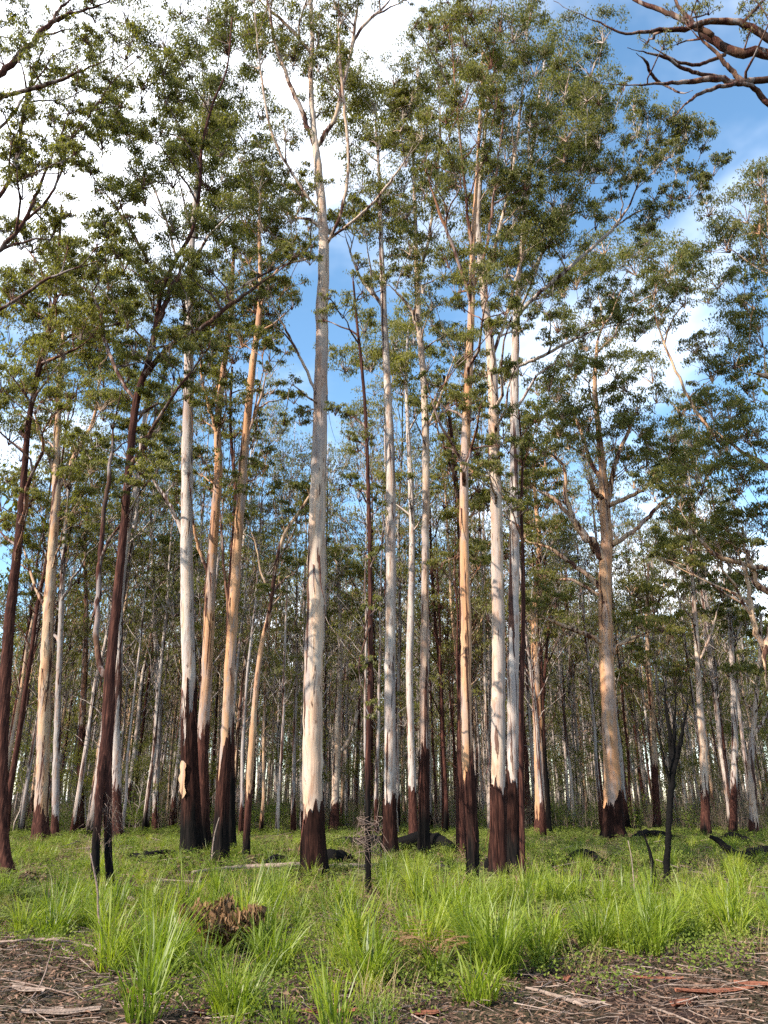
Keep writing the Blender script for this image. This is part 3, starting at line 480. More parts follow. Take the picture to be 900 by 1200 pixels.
T_(dict(name='eucalyptus_tree', label='big orange-and-cream tree with heavy crooked limbs, alone in the grass on the right', base=(720, 988), bark='orange', burn=-.6, brown=-2, jacket=1.25, jag=.5, seed=23, strips=-0.25, limb_bark='tan', spreadY=3.5, lean=0,
  path=[(720, 988, 26), (719, 960, 23), (718, 920, 22), (715, 860, 20), (712, 800, 19), (710, 740, 18), (709, 680, 17), (711, 630, 16), (708, 590, 13), (706, 550, 10), (701, 500, 8), (697, 450, 6), (700, 400, 4)],
  limbs=[([(709, 660, 13), (696, 640, 12), (682, 625, 11), (672, 610, 8), (663, 580, 6), (660, 545, 5), (640, 530, 4), (622, 525, 3)], -.5), ([(672, 610, 6), (650, 585, 5), (630, 575, 4.5), (612, 570, 3.5)], .5), ([(711, 640, 9), (722, 635, 7), (745, 620, 6), (765, 600, 5.5), (790, 575, 4.5), (802, 545, 3)], -1.0),
         ([(709, 695, 8), (695, 680, 7), (672, 662, 6), (645, 642, 5), (615, 634, 4)], 1.0), ([(709, 755, 7), (690, 745, 6.5), (665, 735, 6), (640, 725, 4.5), (620, 715, 3)], -1.0), ([(707, 600, 8), (716, 570, 7), (722, 540, 6), (738, 500, 5), (752, 460, 4)], .6), ([(708, 595, 7), (730, 585, 6), (752, 575, 5), (772, 560, 3.5)], -1.5),
         ([(713, 775, 7), (722, 758, 6.5), (735, 750, 5), (750, 745, 4), (772, 735, 2.5)], .8), ([(707, 585, 7), (695, 572, 7), (692, 555, 6.5)], -1.5), ([(705, 570, 6), (690, 535, 5), (675, 490, 4), (660, 455, 3)], 1.2), ([(706, 700, 4), (670, 680, 4), (640, 680, 3)], 2.0)],
  clumps=[(742, 300, 32), (780, 305, 30), (705, 300, 30), (812, 312, 26), (660, 330, 26), (690, 362, 30), (742, 380, 28), (720, 420, 32), (672, 425, 28), (690, 470, 32), (718, 505, 28), (642, 440, 26), (650, 488, 28), (762, 430, 26), (640, 520, 20), (672, 500, 20), (760, 540, 20), (785, 500, 24), (615, 500, 20), (760, 345, 24), (800, 345, 22), (765, 520, 22), (612, 555, 16), (745, 470, 22), (802, 535, 20), (612, 622, 14), (612, 700, 16), (775, 728, 16)], dens=.85))
for k, (lab, base, path, bark, brn, cl) in enumerate([
  ('pale trunk with a brown burnt foot, directly right of the black forked sapling', (828, 981), [(828, 981, 12), (826, 930, 11), (824, 880, 10.5), (820, 820, 8), (817, 760, 6.5), (813, 700, 5.5), (810, 650, 4), (808, 600, 3)], 'cream', 2.2, [(808, 610, 20), (790, 640, 20), (825, 660, 18), (800, 690, 16), (830, 710, 16)]),
  ('straight white trunk with a brown foot near the right edge', (859, 980), [(859, 980, 10), (860, 930, 9), (861, 860, 8), (859, 800, 7.5), (856, 740, 6), (854, 690, 4.5), (856, 640, 3)], 'white', 2.4, [(860, 640, 22), (840, 680, 18), (878, 680, 20), (850, 720, 15), (875, 730, 15)]),
  ('short pale broken-barked trunk at the right edge of the wood', (884, 981), [(884, 981, 11), (882, 930, 10.5), (880, 890, 9), (884, 840, 6), (890, 780, 5), (892, 720, 3)], 'cream', .6, [(890, 740, 20), (875, 780, 16), (900, 790, 18)]),
  ('reddish stem standing among pale ones behind the big orange tree', (770, 975), [(770, 975, 10), (768, 920, 9), (765, 850, 8), (760, 780, 6), (758, 720, 5), (760, 660, 3)], 'tan', 3.5, [(765, 690, 20), (745, 720, 18), (780, 740, 18), (755, 770, 15), (790, 790, 15), (740, 800, 14)]),
  ('pale trunk with a big dead crooked side limb, behind the tall pale trunk', (391, 976), [(391, 976, 13), (393, 930, 11.5), (394, 880, 11), (396, 830, 9.5), (398, 780, 8), (399, 730, 6), (396, 680, 5), (392, 630, 3)], 'cream', 1.6, [(392, 640, 20), (410, 670, 18), (375, 680, 16), (420, 720, 16), (385, 720, 14)]),
  ('brown-red trunk between the pale tan tree and the dark double-stemmed tree', (93, 975), [(93, 975, 11), (94, 920, 10), (96, 860, 9), (99, 790, 7.5), (101, 720, 6), (100, 650, 4), (103, 590, 3)], 'brown', 6, [(103, 600, 20), (90, 640, 16), (118, 650, 18), (100, 690, 14)]),
  ('grey trunk seen between the dark double-stemmed tree and the split-footed tree', (182, 975), [(182, 975, 9), (183, 920, 8), (186, 850, 7.5), (184, 780, 7), (180, 700, 6), (178, 640, 4), (176, 590, 3)], 'grey', 1.5, [(176, 600, 20), (160, 650, 18), (195, 640, 20), (180, 690, 14), (205, 700, 16)])]):
    lim = [([(396, 885, 6), (410, 866, 5.5), (420, 830, 5), (426, 790, 3.5)], .5)] if 'crooked' in lab else [([(path[3][0], path[3][1] - 40, 3.5), (path[3][0] + 14, path[3][1] - 80, 3), (path[3][0] + 24, path[3][1] - 120, 2)],)]
    T_(dict(name='eucalyptus_tree', label=lab, base=base, path=path, bark=bark, burn=-1 if brn < 2 else .4, brown=brn, spread=1.2, clumps=cl, seed=40 + k, limbs=lim))
# trees that stand outside the frame and reach into it
T_(dict(name='overhanging_tree', label='near tree whose dark bare crooked boughs hang into the upper right corner', base=(1130, 1120), Y=11.5, bark='dark', burn=1, brown=-5, spread=3, seed=60, spreadY=1.0,
  path=[(1130, 1120, 55), (1110, 900, 48), (1080, 600, 44), (1040, 320, 36), (1000, 150, 26), (985, 20, 18), (980, -120, 9)],
  limbs=[([(1005, 170, 18), (950, 95, 16), (905, 64, 13), (868, 62, 12.5), (838, 48, 10.5), (810, 25, 9.5), (785, -10, 7), (770, -40, 4)], .6), ([(1000, 160, 13), (950, 85, 12), (905, 50, 10), (870, 28, 9), (830, 26, 8), (800, 34, 7), (770, 35, 6.5), (735, 40, 5.5), (700, 25, 5), (672, 14, 4), (648, 0, 2.5)], 0), ([(835, 42, 7), (800, 22, 7), (775, 12, 6), (745, 0, 5), (720, -25, 3)], .8),
         ([(1010, 180, 13), (960, 108, 11), (905, 94, 9.5), (870, 96, 9), (845, 92, 8.5), (805, 96, 7.5), (775, 98, 6.5), (740, 100, 5), (700, 96, 3.5), (690, 94, 2)], -.6), ([(872, 97, 7), (850, 75, 6), (840, 62, 4.5), (815, 40, 4), (805, 30, 2.5)], -.2), ([(905, 125, 8), (885, 105, 7), (868, 98, 6), (830, 106, 5), (808, 118, 4), (790, 136, 3.5), (772, 140, 2)], -.7),
         ([(845, 90, 5), (810, 84, 5), (780, 68, 4), (750, 60, 3), (735, 56, 1.6)], -.8), ([(850, 64, 5), (820, 75, 4.5), (800, 74, 4), (775, 62, 3), (750, 46, 1.8)], -.3), ([(774, 98, 4), (762, 85, 4), (757, 72, 4), (745, 62, 2.5)], -.6), ([(868, 30, 4), (895, 0, 4), (910, -20, 3)], .2), ([(775, 98, 3), (798, 109, 2.5), (812, 106, 1.6)], -.6)],
  clumps=[(800, 18, 12), (815, -10, 20), (880, 10, 16), (900, 20, 14), (775, 50, 14)], dens=.45))
T_(dict(name='overhanging_tree', label='near tree whose dark bending boughs and drooping leaves fill the upper left corner', base=(-190, 1110), Y=13.0, bark='dark', burn=1, brown=-5, spread=3, seed=61, spreadY=1.2,
  path=[(-190, 1110, 40), (-175, 900, 36), (-150, 650, 32), (-110, 400, 26), (-70, 240, 20), (-40, 120, 14), (-20, 0, 10), (-5, -120, 6)],
  limbs=[([(-60, 160, 13), (-20, 108, 10), (5, 82, 9), (35, 52, 7.5), (62, 24, 6.5), (95, 14, 5.5), (125, 2, 4.5), (150, -18, 3)], 0), ([(-80, 200, 10), (-30, 125, 8), (0, 114, 6), (45, 102, 5.5), (85, 88, 5), (120, 72, 4), (150, 52, 2.5)], -.8), ([(-75, 260, 9), (-35, 270, 7), (0, 230, 5.5), (18, 190, 5), (28, 130, 4.5), (42, 80, 4), (55, 50, 3.5), (75, 25, 2)], .5),
         ([(-90, 330, 10), (-40, 320, 8), (0, 292, 6), (25, 265, 5), (40, 235, 4.5), (60, 185, 4.5), (75, 150, 3.5), (80, 130, 2)], -.4), ([(-60, 180, 5), (0, 150, 4), (30, 112, 3), (52, 90, 2)], .8), ([(30, 258, 3.5), (55, 235, 3.5), (72, 200, 3), (82, 160, 2)], -.2), ([(62, 24, 4), (70, 10, 3.5), (90, -5, 3)], 0), ([(-60, 420, 5), (0, 362, 4.5), (60, 325, 4), (110, 308, 3), (140, 298, 2)], -1.0)],
  clumps=[(28, 130, 26), (70, 105, 26), (95, 70, 24), (30, 215, 28), (78, 190, 22), (25, 60, 22), (105, 40, 20), (60, 270, 20), (15, 260, 22), (100, 150, 22), (55, 150, 24), (5, 170, 24), (85, 240, 18), (10, 15, 24), (60, 60, 20), (120, 110, 18), (45, 180, 22)], dens=.95))
T_(dict(name='overhanging_tree', label='leafy tree at the right edge with twisted orange limbs sticking in', base=(985, 1010), Y=24.0, bark='tan', burn=1, brown=2, spread=1.2, seed=62, spreadY=2.4,
  path=[(985, 1010, 34), (975, 900, 30), (962, 760, 27), (950, 620, 24), (940, 500, 20), (925, 400, 15), (910, 320, 10), (900, 250, 6)],
  limbs=[([(958, 720, 14), (925, 700, 11), (902, 742, 9), (896, 775, 8), (898, 810, 6)], -.8), ([(955, 680, 12), (918, 690, 10), (892, 690, 9), (880, 665, 8), (872, 635, 6), (868, 600, 4)], 0), ([(900, 765, 8), (888, 745, 8), (880, 715, 7), (876, 680, 5), (865, 650, 4), (850, 620, 3)], -.6), ([(950, 640, 9), (905, 665, 7), (862, 658, 6.5), (835, 648, 6), (815, 625, 5), (790, 600, 4), (768, 575, 3)], -1), ([(930, 450, 8), (900, 442, 8), (878, 436, 5)], -.5), ([(945, 560, 8), (905, 548, 7), (878, 535, 6), (850, 515, 4), (820, 490, 3)], .6), ([(845, 520, 4), (815, 480, 4), (790, 430, 3.5), (770, 380, 3), (765, 340, 2)], 1)],
  clumps=[(872, 240, 32), (895, 210, 30), (852, 275, 30), (890, 290, 32), (868, 335, 32), (852, 385, 28), (890, 385, 30), (872, 440, 30), (832, 470, 28), (850, 510, 30), (812, 540, 28), (862, 555, 32), (890, 600, 30), (822, 592, 28), (842, 640, 26), (792, 610, 24), (884, 490, 30), (782, 648, 18), (838, 320, 26), (830, 425, 24), (790, 560, 22), (870, 610, 26), (905, 520, 28)], dens=.8))
for d in exec_trees: hero_tree(ribbons=6 if d['bark'] in ('cream', 'white', 'orange', 'tan') and d['path'][0][2] > 12 and 'Y' not in d else 0, **d)

# ------------------------------------------------------------------ the wood behind: counted trees, then the far mass
def plain_tree(seed, H, r0, leafsz, nclump, nleaf, sides=8, low=.42, rmul=1.0, twigs=True):
    rs = np.random.RandomState(seed); n = 12; h = np.linspace(0, 1, n)
    sway = np.cumsum(rs.normal(size=(n, 2)) * .075, axis=0); sway -= sway[0]; lean = rs.normal(size=2) * .3
    P = np.stack([sway[:, 0] + lean[0] * h, sway[:, 1] + lean[1] * h, h * H - .15], -1); r = r0 * (1 - .88 * h ** 1.2) * (1 + .4 * np.exp(-h * H / .5))
    mt, ml = MB(), MB(); tube(mt, P, r, sides, True, .05, rs)
    for k in range(nclump):
        f = rs.uniform(low, 1.0); c0 = np.array([np.interp(f, h, P[:, d]) for d in range(3)]); a = rs.uniform(0, 6.28); q = (1.15 - f) * H * .17 * rs.uniform(.3, 1.3) + .25
        c = c0 + np.array([math.cos(a) * q, math.sin(a) * q, q * rs.uniform(.5, 1.2)]); A = np.array([np.interp(max(.25, f - .12 * rs.uniform(.5, 1.2)), h, P[:, d]) for d in range(3)])
        rc = rs.uniform(.8, 1.5) * rmul; B = grow_branch(A, np.array([0, 0, 1.]), c - np.array([0, 0, rc * .5]), rs, 5); tube(mt, B, np.linspace(r0 * .22, .015, 5), 4, False)
        if twigs: fill_clump(c, rc, nleaf, rs, ml, mt, .02, (leafsz, leafsz * .32))
        else:
            m = int(nleaf); th = rs.normal(size=(m, 3)) * np.array([.5, .5, .32]) * rc; leaves(ml, c + th, leafsz, leafsz * .4, rs, .6)
    for k in range(5):                                                          # bare dead side branches low on the stem
        f = rs.uniform(.15, .6); A = np.array([np.interp(f, h, P[:, d]) for d in range(3)]); a = rs.uniform(0, 6.28); l = rs.uniform(.8, 2.5)
        B = grow_branch(A, np.array([0, 0, 1.]), A + np.array([math.cos(a) * l, math.sin(a) * l, l * rs.uniform(.2, 1.1)]), rs, 4); tube(mt, B, np.linspace(.03, .008, 4), 3, False)
    return mt, ml

variants = []
for k in range(12):
    H = R.uniform(21, 29); mt, ml = plain_tree(100 + k, H, R.uniform(.08, .17), .19, int(R.uniform(16, 21)), 150, low=R.uniform(.26, .42))
    variants.append((mt.mesh('trunk', M['bark']), ml.mesh('crown', M['leaf'], smooth=False)))
hero_xy = np.array([[o.location.x, o.location.y] for o in C.objects if o.type == 'EMPTY'])
spots = []; rs = np.random.RandomState(21)
while len(spots) < 270:
    y = 37 + 60 * rs.uniform() ** 1.1; x = rs.uniform(-.55, .55) * y; px, _ = project(x, y, 0.0)
    if not -12 < px < 912: continue
    if np.min(np.hypot(*(hero_xy - [x, y]).T)) < 2.0 or (spots and min(math.hypot(x - a, y - b) for a, b in spots) < 1.3): continue
    if y < 44 and 640 < px < 800: continue
    spots.append((x, y))
BINS = [(-20, 'before the tan scarred tree'), (48, 'between the tan scarred and double-stemmed trees'), (122, 'between the double-stemmed and split-footed trees'), (232, 'between the split-footed tree and crooked sapling'), (290, 'between the crooked sapling and tall pale tree'), (367, 'between the tall pale tree and black pole'),
        (432, 'between the black pole and slim cream trunk'), (497, 'between the slim cream and bent trees'), (550, 'between the bent tree and white pair'), (612, 'between the white pair and big orange tree'), (718, 'between the orange tree and burnt sapling'), (785, 'past the burnt forked sapling')]
TONE = [('white', 'pale'), ('grey', 'grey'), ('brown', 'dark'), ('tan', 'tan')]; ORD = ['first', 'second', 'third', 'fourth', 'fifth', 'sixth', 'seventh', 'eighth', 'ninth', 'tenth', 'eleventh', 'twelfth', 'thirteenth', 'fourteenth', 'fifteenth', 'sixteenth']
pxs = [project(x, y, 0.0)[0] for x, y in spots]; count = {}
for k in np.argsort(pxs):
    x, y = spots[k]; me_t, me_c = variants[k % len(variants)]; bark, tone = TONE[rs.choice(4, p=[.34, .28, .16, .22])]
    where = [t for e, t in BINS if e <= pxs[k]][-1]; rank = 'near' if y < 57 else ('middle' if y < 76 else 'back')
    key = (tone, where, rank); count[key] = count.get(key, 0) + 1
    root = empty('forest_tree', (x, y, float(gz(x, y)))); tag(root, '%s thin %s trunk of %s wood %s' % (ORD[count[key] - 1], tone, rank, where), 'tree', 'slender trees of the wood behind')
    root.rotation_euler = (rs.normal() * .012, rs.normal() * .012, rs.uniform(0, 6.28)); s_ = rs.uniform(.78, 1.12); root.scale = (s_, s_, s_)
    tr = bpy.data.objects.new('trunk', me_t); C.objects.link(tr); tr.parent = root
    bark_props(tr, bark, rs.uniform(-2, 1.5), rs.uniform(-1.0, 2.6) if bark != 'brown' else 40, 1.2, rs.uniform(-40, 40, 3))
    cr_ = bpy.data.objects.new('crown', me_c); C.objects.link(cr_); cr_.parent = root

def scatter(name, meshes, pts, rot, size, pick, label, cat):                     # what nobody could count: one object, instanced sprigs
    src = bpy.data.collections.new(name + '_source')
    for q, me in enumerate(meshes): src.objects.link(bpy.data.objects.new('%s_%02d' % (name + '_sprig', q), me))
    me = bpy.data.meshes.new(name); me.vertices.add(len(pts)); me.vertices.foreach_set('co', np.asarray(pts, np.float32).ravel())
    a = me.attributes.new('turn', 'FLOAT_VECTOR', 'POINT'); a.data.foreach_set('vector', np.asarray(rot, np.float32).ravel())
    a = me.attributes.new('size', 'FLOAT', 'POINT'); a.data.foreach_set('value', np.asarray(size, np.float32))
    a = me.attributes.new('pick', 'INT', 'POINT'); a.data.foreach_set('value', np.asarray(pick, np.int32))
    ob = bpy.data.objects.new(name, me); C.objects.link(ob); tag(ob, label, cat, kind='stuff')
    ng = bpy.data.node_groups.new(name, 'GeometryNodeTree'); ng.interface.new_socket('Geometry', in_out='INPUT', socket_type='NodeSocketGeometry'); ng.interface.new_socket('Geometry', in_out='OUTPUT', socket_type='NodeSocketGeometry')
    gi, go = ng.nodes.new('NodeGroupInput'), ng.nodes.new('NodeGroupOutput'); ip = ng.nodes.new('GeometryNodeInstanceOnPoints'); ci = ng.nodes.new('GeometryNodeCollectionInfo')
    ci.inputs['Collection'].default_value = src; ci.inputs['Separate Children'].default_value = True; ci.inputs['Reset Children'].default_value = True
    def na(nm, typ): n = ng.nodes.new('GeometryNodeInputNamedAttribute'); n.data_type = typ; n.inputs['Name'].default_value = nm; return n.outputs['Attribute']
    L(ng, gi.outputs[0], ip.inputs['Points']); L(ng, ci.outputs[0], ip.inputs['Instance']); ip.inputs['Pick Instance'].default_value = True
    L(ng, na('pick', 'INT'), ip.inputs['Instance Index']); L(ng, na('turn', 'FLOAT_VECTOR'), ip.inputs['Rotation']); L(ng, na('size', 'FLOAT'), ip.inputs['Scale'])
    L(ng, ip.outputs[0], go.inputs[0]); md = ob.modifiers.new('scatter', 'NODES'); md.node_group = ng
    return ob
def upright(n, rs, tilt=.08): return np.stack([rs.normal(size=n) * tilt, rs.normal(size=n) * tilt, rs.uniform(0, 6.28, n)], -1)

# far mass of trees, 98 m to 260 m
far_bark = wood_material('far_bark', (.13, .10, .085), (.46, .39, .34), 1.2)
fm = []
for k in range(8):
    mt, ml = plain_tree(300 + k, R.uniform(22, 30), R.uniform(.14, .26), .42, 11, 62, sides=5, low=R.uniform(.3, .45), rmul=1.25, twigs=False)
    m = MB(); m.v, m.q, m.t, m.n = mt.v, mt.q, mt.t, mt.n; nq = sum(len(x) for x in mt.q) ; nt_ = sum(len(x) for x in mt.t)
    for vv, qq in zip(ml.v, [x for x in ml.q]): pass
    off0 = m.n; V = np.vstack(ml.v); Q = np.vstack(ml.q); m.add(V, Q)
    me = m.mesh('far_tree', far_bark, smooth=False); me.materials.append(M['leaf'])
    mi = np.zeros(len(me.polygons), np.int32); mi[nq:nq + len(Q)] = 1; me.polygons.foreach_set('material_index', mi); fm.append(me)
n = 1100; yy = 98 + 105 * rs.uniform(size=n) ** 1.1; xx = rs.uniform(-.72, .72, n) * yy
n2 = 170; y2 = rs.uniform(34, 98, n2); x2 = y2 * rs.uniform(.60, .95, n2) * rs.choice([-1, 1], n2)          # the same wood going on beside the view
xx, yy = np.concatenate([xx, x2]), np.concatenate([yy, y2]); n = len(xx)
scatter('far_wood', fm, np.stack([xx, yy, gz(xx, yy)], -1), upright(n, rs, .03), rs.uniform(.8, 1.15, n), rs.randint(0, 8, n), 'distant mass of thin trees closing off the clearing', 'wood')

# brushy undergrowth between the back trees
def two_mats(ms, ml, name, m1, m2):
    q0 = sum(len(x) for x in ms.q); nq = sum(len(x) for x in ml.q); ms.add(np.vstack(ml.v), np.vstack(ml.q))
    me = ms.mesh(name, m1, smooth=False); me.materials.append(m2); mi = np.zeros(len(me.polygons), np.int32); mi[q0:q0 + nq] = 1; me.polygons.foreach_set('material_index', mi); return me
def brush(seed, leafy):
    rs_ = np.random.RandomState(seed); ms, ml = MB(), MB()
    for k in range(22 if not leafy else 20):
        b = rs_.normal(size=3) * .7; b[2] = -.05; h = rs_.gamma(3, .55) + .4; h *= .8 if leafy else 1.2; tip = b + np.array([rs_.normal() * .12 * h, rs_.normal() * .12 * h, h])
        P = np.array([b, (b + tip) / 2 + rs_.normal(size=3) * .06, tip]); tube(ms, P, np.array([.014, .010, .004]), 3, False)
        for q in range(4):
            f = rs_.uniform(.3, .95); a = b + (tip - b) * f; e = a + np.array([rs_.normal() * .28, rs_.normal() * .28, rs_.uniform(.1, .5)]); tube(ms, np.array([a, (a + e) / 2, e]), np.array([.006, .005, .003]), 3, False)
            m_ = 18 if leafy else 3; leaves(ml, e + rs_.normal(size=(m_, 3)) * .17, .12, .045, rs_, .2)
    return two_mats(ms, ml, 'brush', M['brown_stick'], M['shrub' if not leafy else 'herb'])
bm_ = [brush(500 + k, k >= 5) for k in range(8)]
n = 1200; yy = 46 + 95 * rs.uniform(size=n) ** 1.25; xx = rs.uniform(-.66, .66, n) * yy; pk = np.where(rs.uniform(size=n) < .6, rs.randint(0, 5, n), rs.randint(5, 8, n))
scatter('undergrowth', bm_, np.stack([xx, yy, gz(xx, yy)], -1), upright(n, rs), rs.uniform(.25, .95, n), pk, 'brown twiggy undergrowth filling the wood behind the clearing', 'undergrowth')
sap = []
for k in range(6):
    mt, ml = plain_tree(340 + k, R.uniform(6, 11), .05, .17, 9, 170, sides=5, low=.3, rmul=.72, twigs=False); sap.append(two_mats(mt, ml, 'sapling', far_bark, M['leaf']))
n = 170; yy = 46 + 95 * rs.uniform(size=n) ** 1.1; xx = rs.uniform(-.66, .66, n) * yy
scatter('understorey', sap, np.stack([xx, yy, gz(xx, yy)], -1), upright(n, rs), rs.uniform(.55, 1.3, n), rs.randint(0, 6, n), 'mass of leafy young growth under the trees of the wood', 'understorey')

# ------------------------------------------------------------------ grass, ferns, herbs, litter
def tuft(seed, nb, hmin, hmax, spread, mat, w0=.0075, seg=4, parent=None, origin=None, lean=1.0):
    rs_ = np.random.RandomState(seed); a = rs_.uniform(0, 6.28, nb); q = np.sqrt(rs_.uniform(0, 1, nb)) * spread
    b = np.stack([np.cos(a) * q, np.sin(a) * q, np.full(nb, -.02)], -1); az = a + rs_.normal(size=nb) * .9; l = rs_.uniform(hmin, hmax, nb)
    th0 = rs_.uniform(.03, .38, nb) * lean; th1 = th0 + rs_.uniform(.3, 1.75, nb) ** 1.4 * lean; o = np.stack([np.cos(az), np.sin(az), np.zeros(nb)], -1); s = np.stack([-np.sin(az), np.cos(az), np.zeros(nb)], -1)
    tw = rs_.normal(size=nb) * .6; P = b.copy(); pts = [P.copy()]
    for k in range(seg):
        th = th0 + (th1 - th0) * ((k + .5) / seg) ** 1.5; P = P + (o * np.sin(th)[:, None] + np.array([0, 0, 1.]) * np.cos(th)[:, None]) * (l / seg)[:, None]; pts.append(P.copy())
    wk = w0 * rs_.uniform(.7, 1.3, nb); prof = [.75, 1, .85, .5, .04] if seg == 4 else [.8, 1, .6, .04]
    sd = s * np.cos(tw)[:, None] + o * np.sin(tw)[:, None]; V = []
    for p, f in zip(pts, prof): V += [p + sd * (wk * f / 2)[:, None], p - sd * (wk * f / 2)[:, None]]
    V = np.stack(V, 1); base_ = (np.arange(nb) * 2 * (seg + 1))[:, None]
    Q = np.concatenate([base_ + np.array([2 * k, 2 * k + 1, 2 * k + 3, 2 * k + 2]) for k in range(seg)], 0)
    m = MB(); m.add(V.reshape(-1, 3), Q); return m
def fern(seed, nf=6, size=.75):
    rs_ = np.random.RandomState(seed); m = MB(); 
    for k in range(nf):
        a = 6.28 * k / nf + rs_.normal() * .35; l = size * rs_.uniform(.7, 1.15); o = np.array([math.cos(a), math.sin(a), 0]); s = np.array([-math.sin(a), math.cos(a), 0]); up = np.array([0, 0, 1.])
        t = np.linspace(0, 1, 15); el = 1.25 - 1.35 * t; P = np.cumsum(np.vstack([np.zeros(3), (o[None] * np.cos(el[:-1])[:, None] + up[None] * np.sin(el[:-1])[:, None]) * l / 14]), 0)
        tube(m, P, np.linspace(.004, .0015, 15), 3, False)
        for q in range(4, 15):
            f = (q - 3) / 12; pl = l * .40 * math.sin(min(1, f * 3.2) * 1.57) * (1.02 - f) + .015
            for sg in (-1, 1):
                ax = unit(s * sg + o * .45 + up * rs_.uniform(-.25, .15)); nsub = 4
                for z_ in range(nsub):
                    c = P[q] + ax * pl * (z_ + .3) / nsub; w_ = .030 * (1.15 - z_ / nsub) * size / .75; tip = unit(np.cross(ax, up) * .0 + ax)
                    sv = unit(np.cross(ax, up)); m.add(np.array([c, c + ax * pl / nsub * .6 + sv * w_, c + ax * pl / nsub * 1.15, c + ax * pl / nsub * .6 - sv * w_]), [[0, 1, 2, 3]])
    return m
def herb(seed, n, h, spread, lsz):
    rs_ = np.random.RandomState(seed); m = MB(); p = np.stack([rs_.normal(size=n) * spread, rs_.normal(size=n) * spread, rs_.uniform(.1, 1, n) ** .7 * h], -1); p[:, 2] *= np.exp(-(p[:, 0] ** 2 + p[:, 1] ** 2) / (2 * (spread * 1.6) ** 2))
    leaves(m, p, lsz, lsz * .62, rs_, -.15); return m
edge_x = np.array([-400, 0, 60, 110, 150, 220, 330, 450, 560, 610, 680, 780, 900, 1300]); edge_y = np.array([1105, 1105, 1110, 1135, 1205, 1235, 1225, 1205, 1188, 1166, 1144, 1130, 1118, 1105])
def hsh(x, y): return .5 + .25 * np.sin(x * 1.9 + 2.2 * np.sin(y * .7)) + .25 * np.sin(y * 1.6 + 1.7 * np.sin(x * .9 + 1))
def field(n, y0, y1, rs_, pw=1.0, half=.72):
    u = rs_.uniform(size=n); y = np.sqrt(y0 ** 2 + (y1 ** 2 - y0 ** 2) * u ** pw); x = rs_.uniform(-half, half, n) * y; return x, y
def verge(x, y, soft=14, rs_=R):
    px, py = project(x, y, gz(x, y)); return py < np.interp(px, edge_x, edge_y) + rs_.normal(size=len(x)) * soft
rs = np.random.RandomState(33)
gm = [tuft(700 + k, 62, .38, .80, .10, None, .0135).mesh('tuft', M['grass'], smooth=True) for k in range(6)] + [tuft(720 + k, 44, .20, .50, .14, None, .010, 3).mesh('tuft', M['grass']) for k in range(5)] + [tuft(740 + k, 46, .22, .52, .16, None, .013, 3).mesh('tuft', M['grass']) for k in range(4)] + [tuft(760 + k, 20, .22, .62, .16, None, .006, 3, lean=1.5).mesh('tuft', M['straw']) for k in range(3)]
PX, PS, PK = [], [], []
def put(x, y, s0, s1, p): PX.append(np.stack([x, y, gz(x, y)], -1)); PS.append(rs.uniform(s0, s1, len(x))); PK.append(p)
x, y = field(620, 6.2, 15, rs); k = verge(x, y) & (hsh(x * 1.3, y * 1.3) > rs.uniform(.3, .9, len(x))); x, y = x[k], y[k]; put(x, y, .65, 1.25, rs.randint(0, 6, len(x)))
x, y = field(900, 6.2, 15, rs); k = verge(x, y) & (hsh(x * .8 + 2, y * .8) > rs.uniform(.2, .85, len(x))); x, y = x[k], y[k]; put(x, y, .3, .85, rs.randint(6, 11, len(x)))
x, y = field(1000, 14, 30, rs); k = hsh(x * .55, y * .55) > rs.uniform(.5, 1.0, len(x)); x, y = x[k], y[k]; put(x, y, .4, .85, rs.randint(0, 6, len(x)))
x, y = field(2600, 14, 30, rs); k = hsh(x * .6 + 1, y * .6) > rs.uniform(.45, 1.1, len(x)); x, y = x[k], y[k]; put(x, y, .25, .65, rs.randint(6, 11, len(x)))
x, y = field(4300, 29, 62, rs, 1.2); k = hsh(x * .4, y * .4) > rs.uniform(.4, 1.05, len(x)); x, y = x[k], y[k]; put(x, y, .3, .7, rs.randint(11, 15, len(x)))
x, y = field(1500, 13, 34, rs); k = hsh(x * 1.5, y * 1.3 + 3) > .66; x, y = x[k], y[k]; put(x, y, .45, .85, rs.randint(0, 6, len(x)))
x, y = field(1900, 6.2, 34, rs, 1.0); k = verge(x, y); x, y = x[k], y[k]; put(x, y, .5, 1.1, rs.randint(15, 18, len(x)))
P_ = np.vstack(PX); scatter('grass', gm, P_, upright(len(P_), rs), np.concatenate(PS), np.concatenate(PK), 'bright green grass covering the clearing', 'grass')
fe = [fern(800 + k, 6, .75).mesh('fern', M['fern'], smooth=False) for k in range(4)]
x, y = field(4200, 11, 62, rs, 1.0); k = hsh(x * .45 + 4, y * .45 + 2) > rs.uniform(.25, .8, len(x)); x, y = x[k], y[k]
scatter('bracken', fe, np.stack([x, y, gz(x, y)], -1), upright(len(x), rs), rs.uniform(.35, .85, len(x)), rs.randint(0, 4, len(x)), 'pale green bracken carpet among the grass', 'bracken')
he = [herb(820 + k, 90, .22, .16, .035).mesh('herb', M['herb'], smooth=False) for k in range(5)]
x1, y1 = field(900, 6.3, 14, rs); k = verge(x1, y1, 22); x1, y1 = x1[k], y1[k]; x2, y2 = field(2000, 14, 50, rs); x, y = np.concatenate([x1, x2]), np.concatenate([y1, y2])
scatter('low_herbs', he, np.stack([x, y, gz(x, y)], -1), upright(len(x), rs), np.where(y > 14, rs.uniform(1, 2.0, len(x)), rs.uniform(.6, 1.3, len(x))), rs.randint(0, 5, len(x)), 'small leafy herbs between the grass tufts', 'herbs')
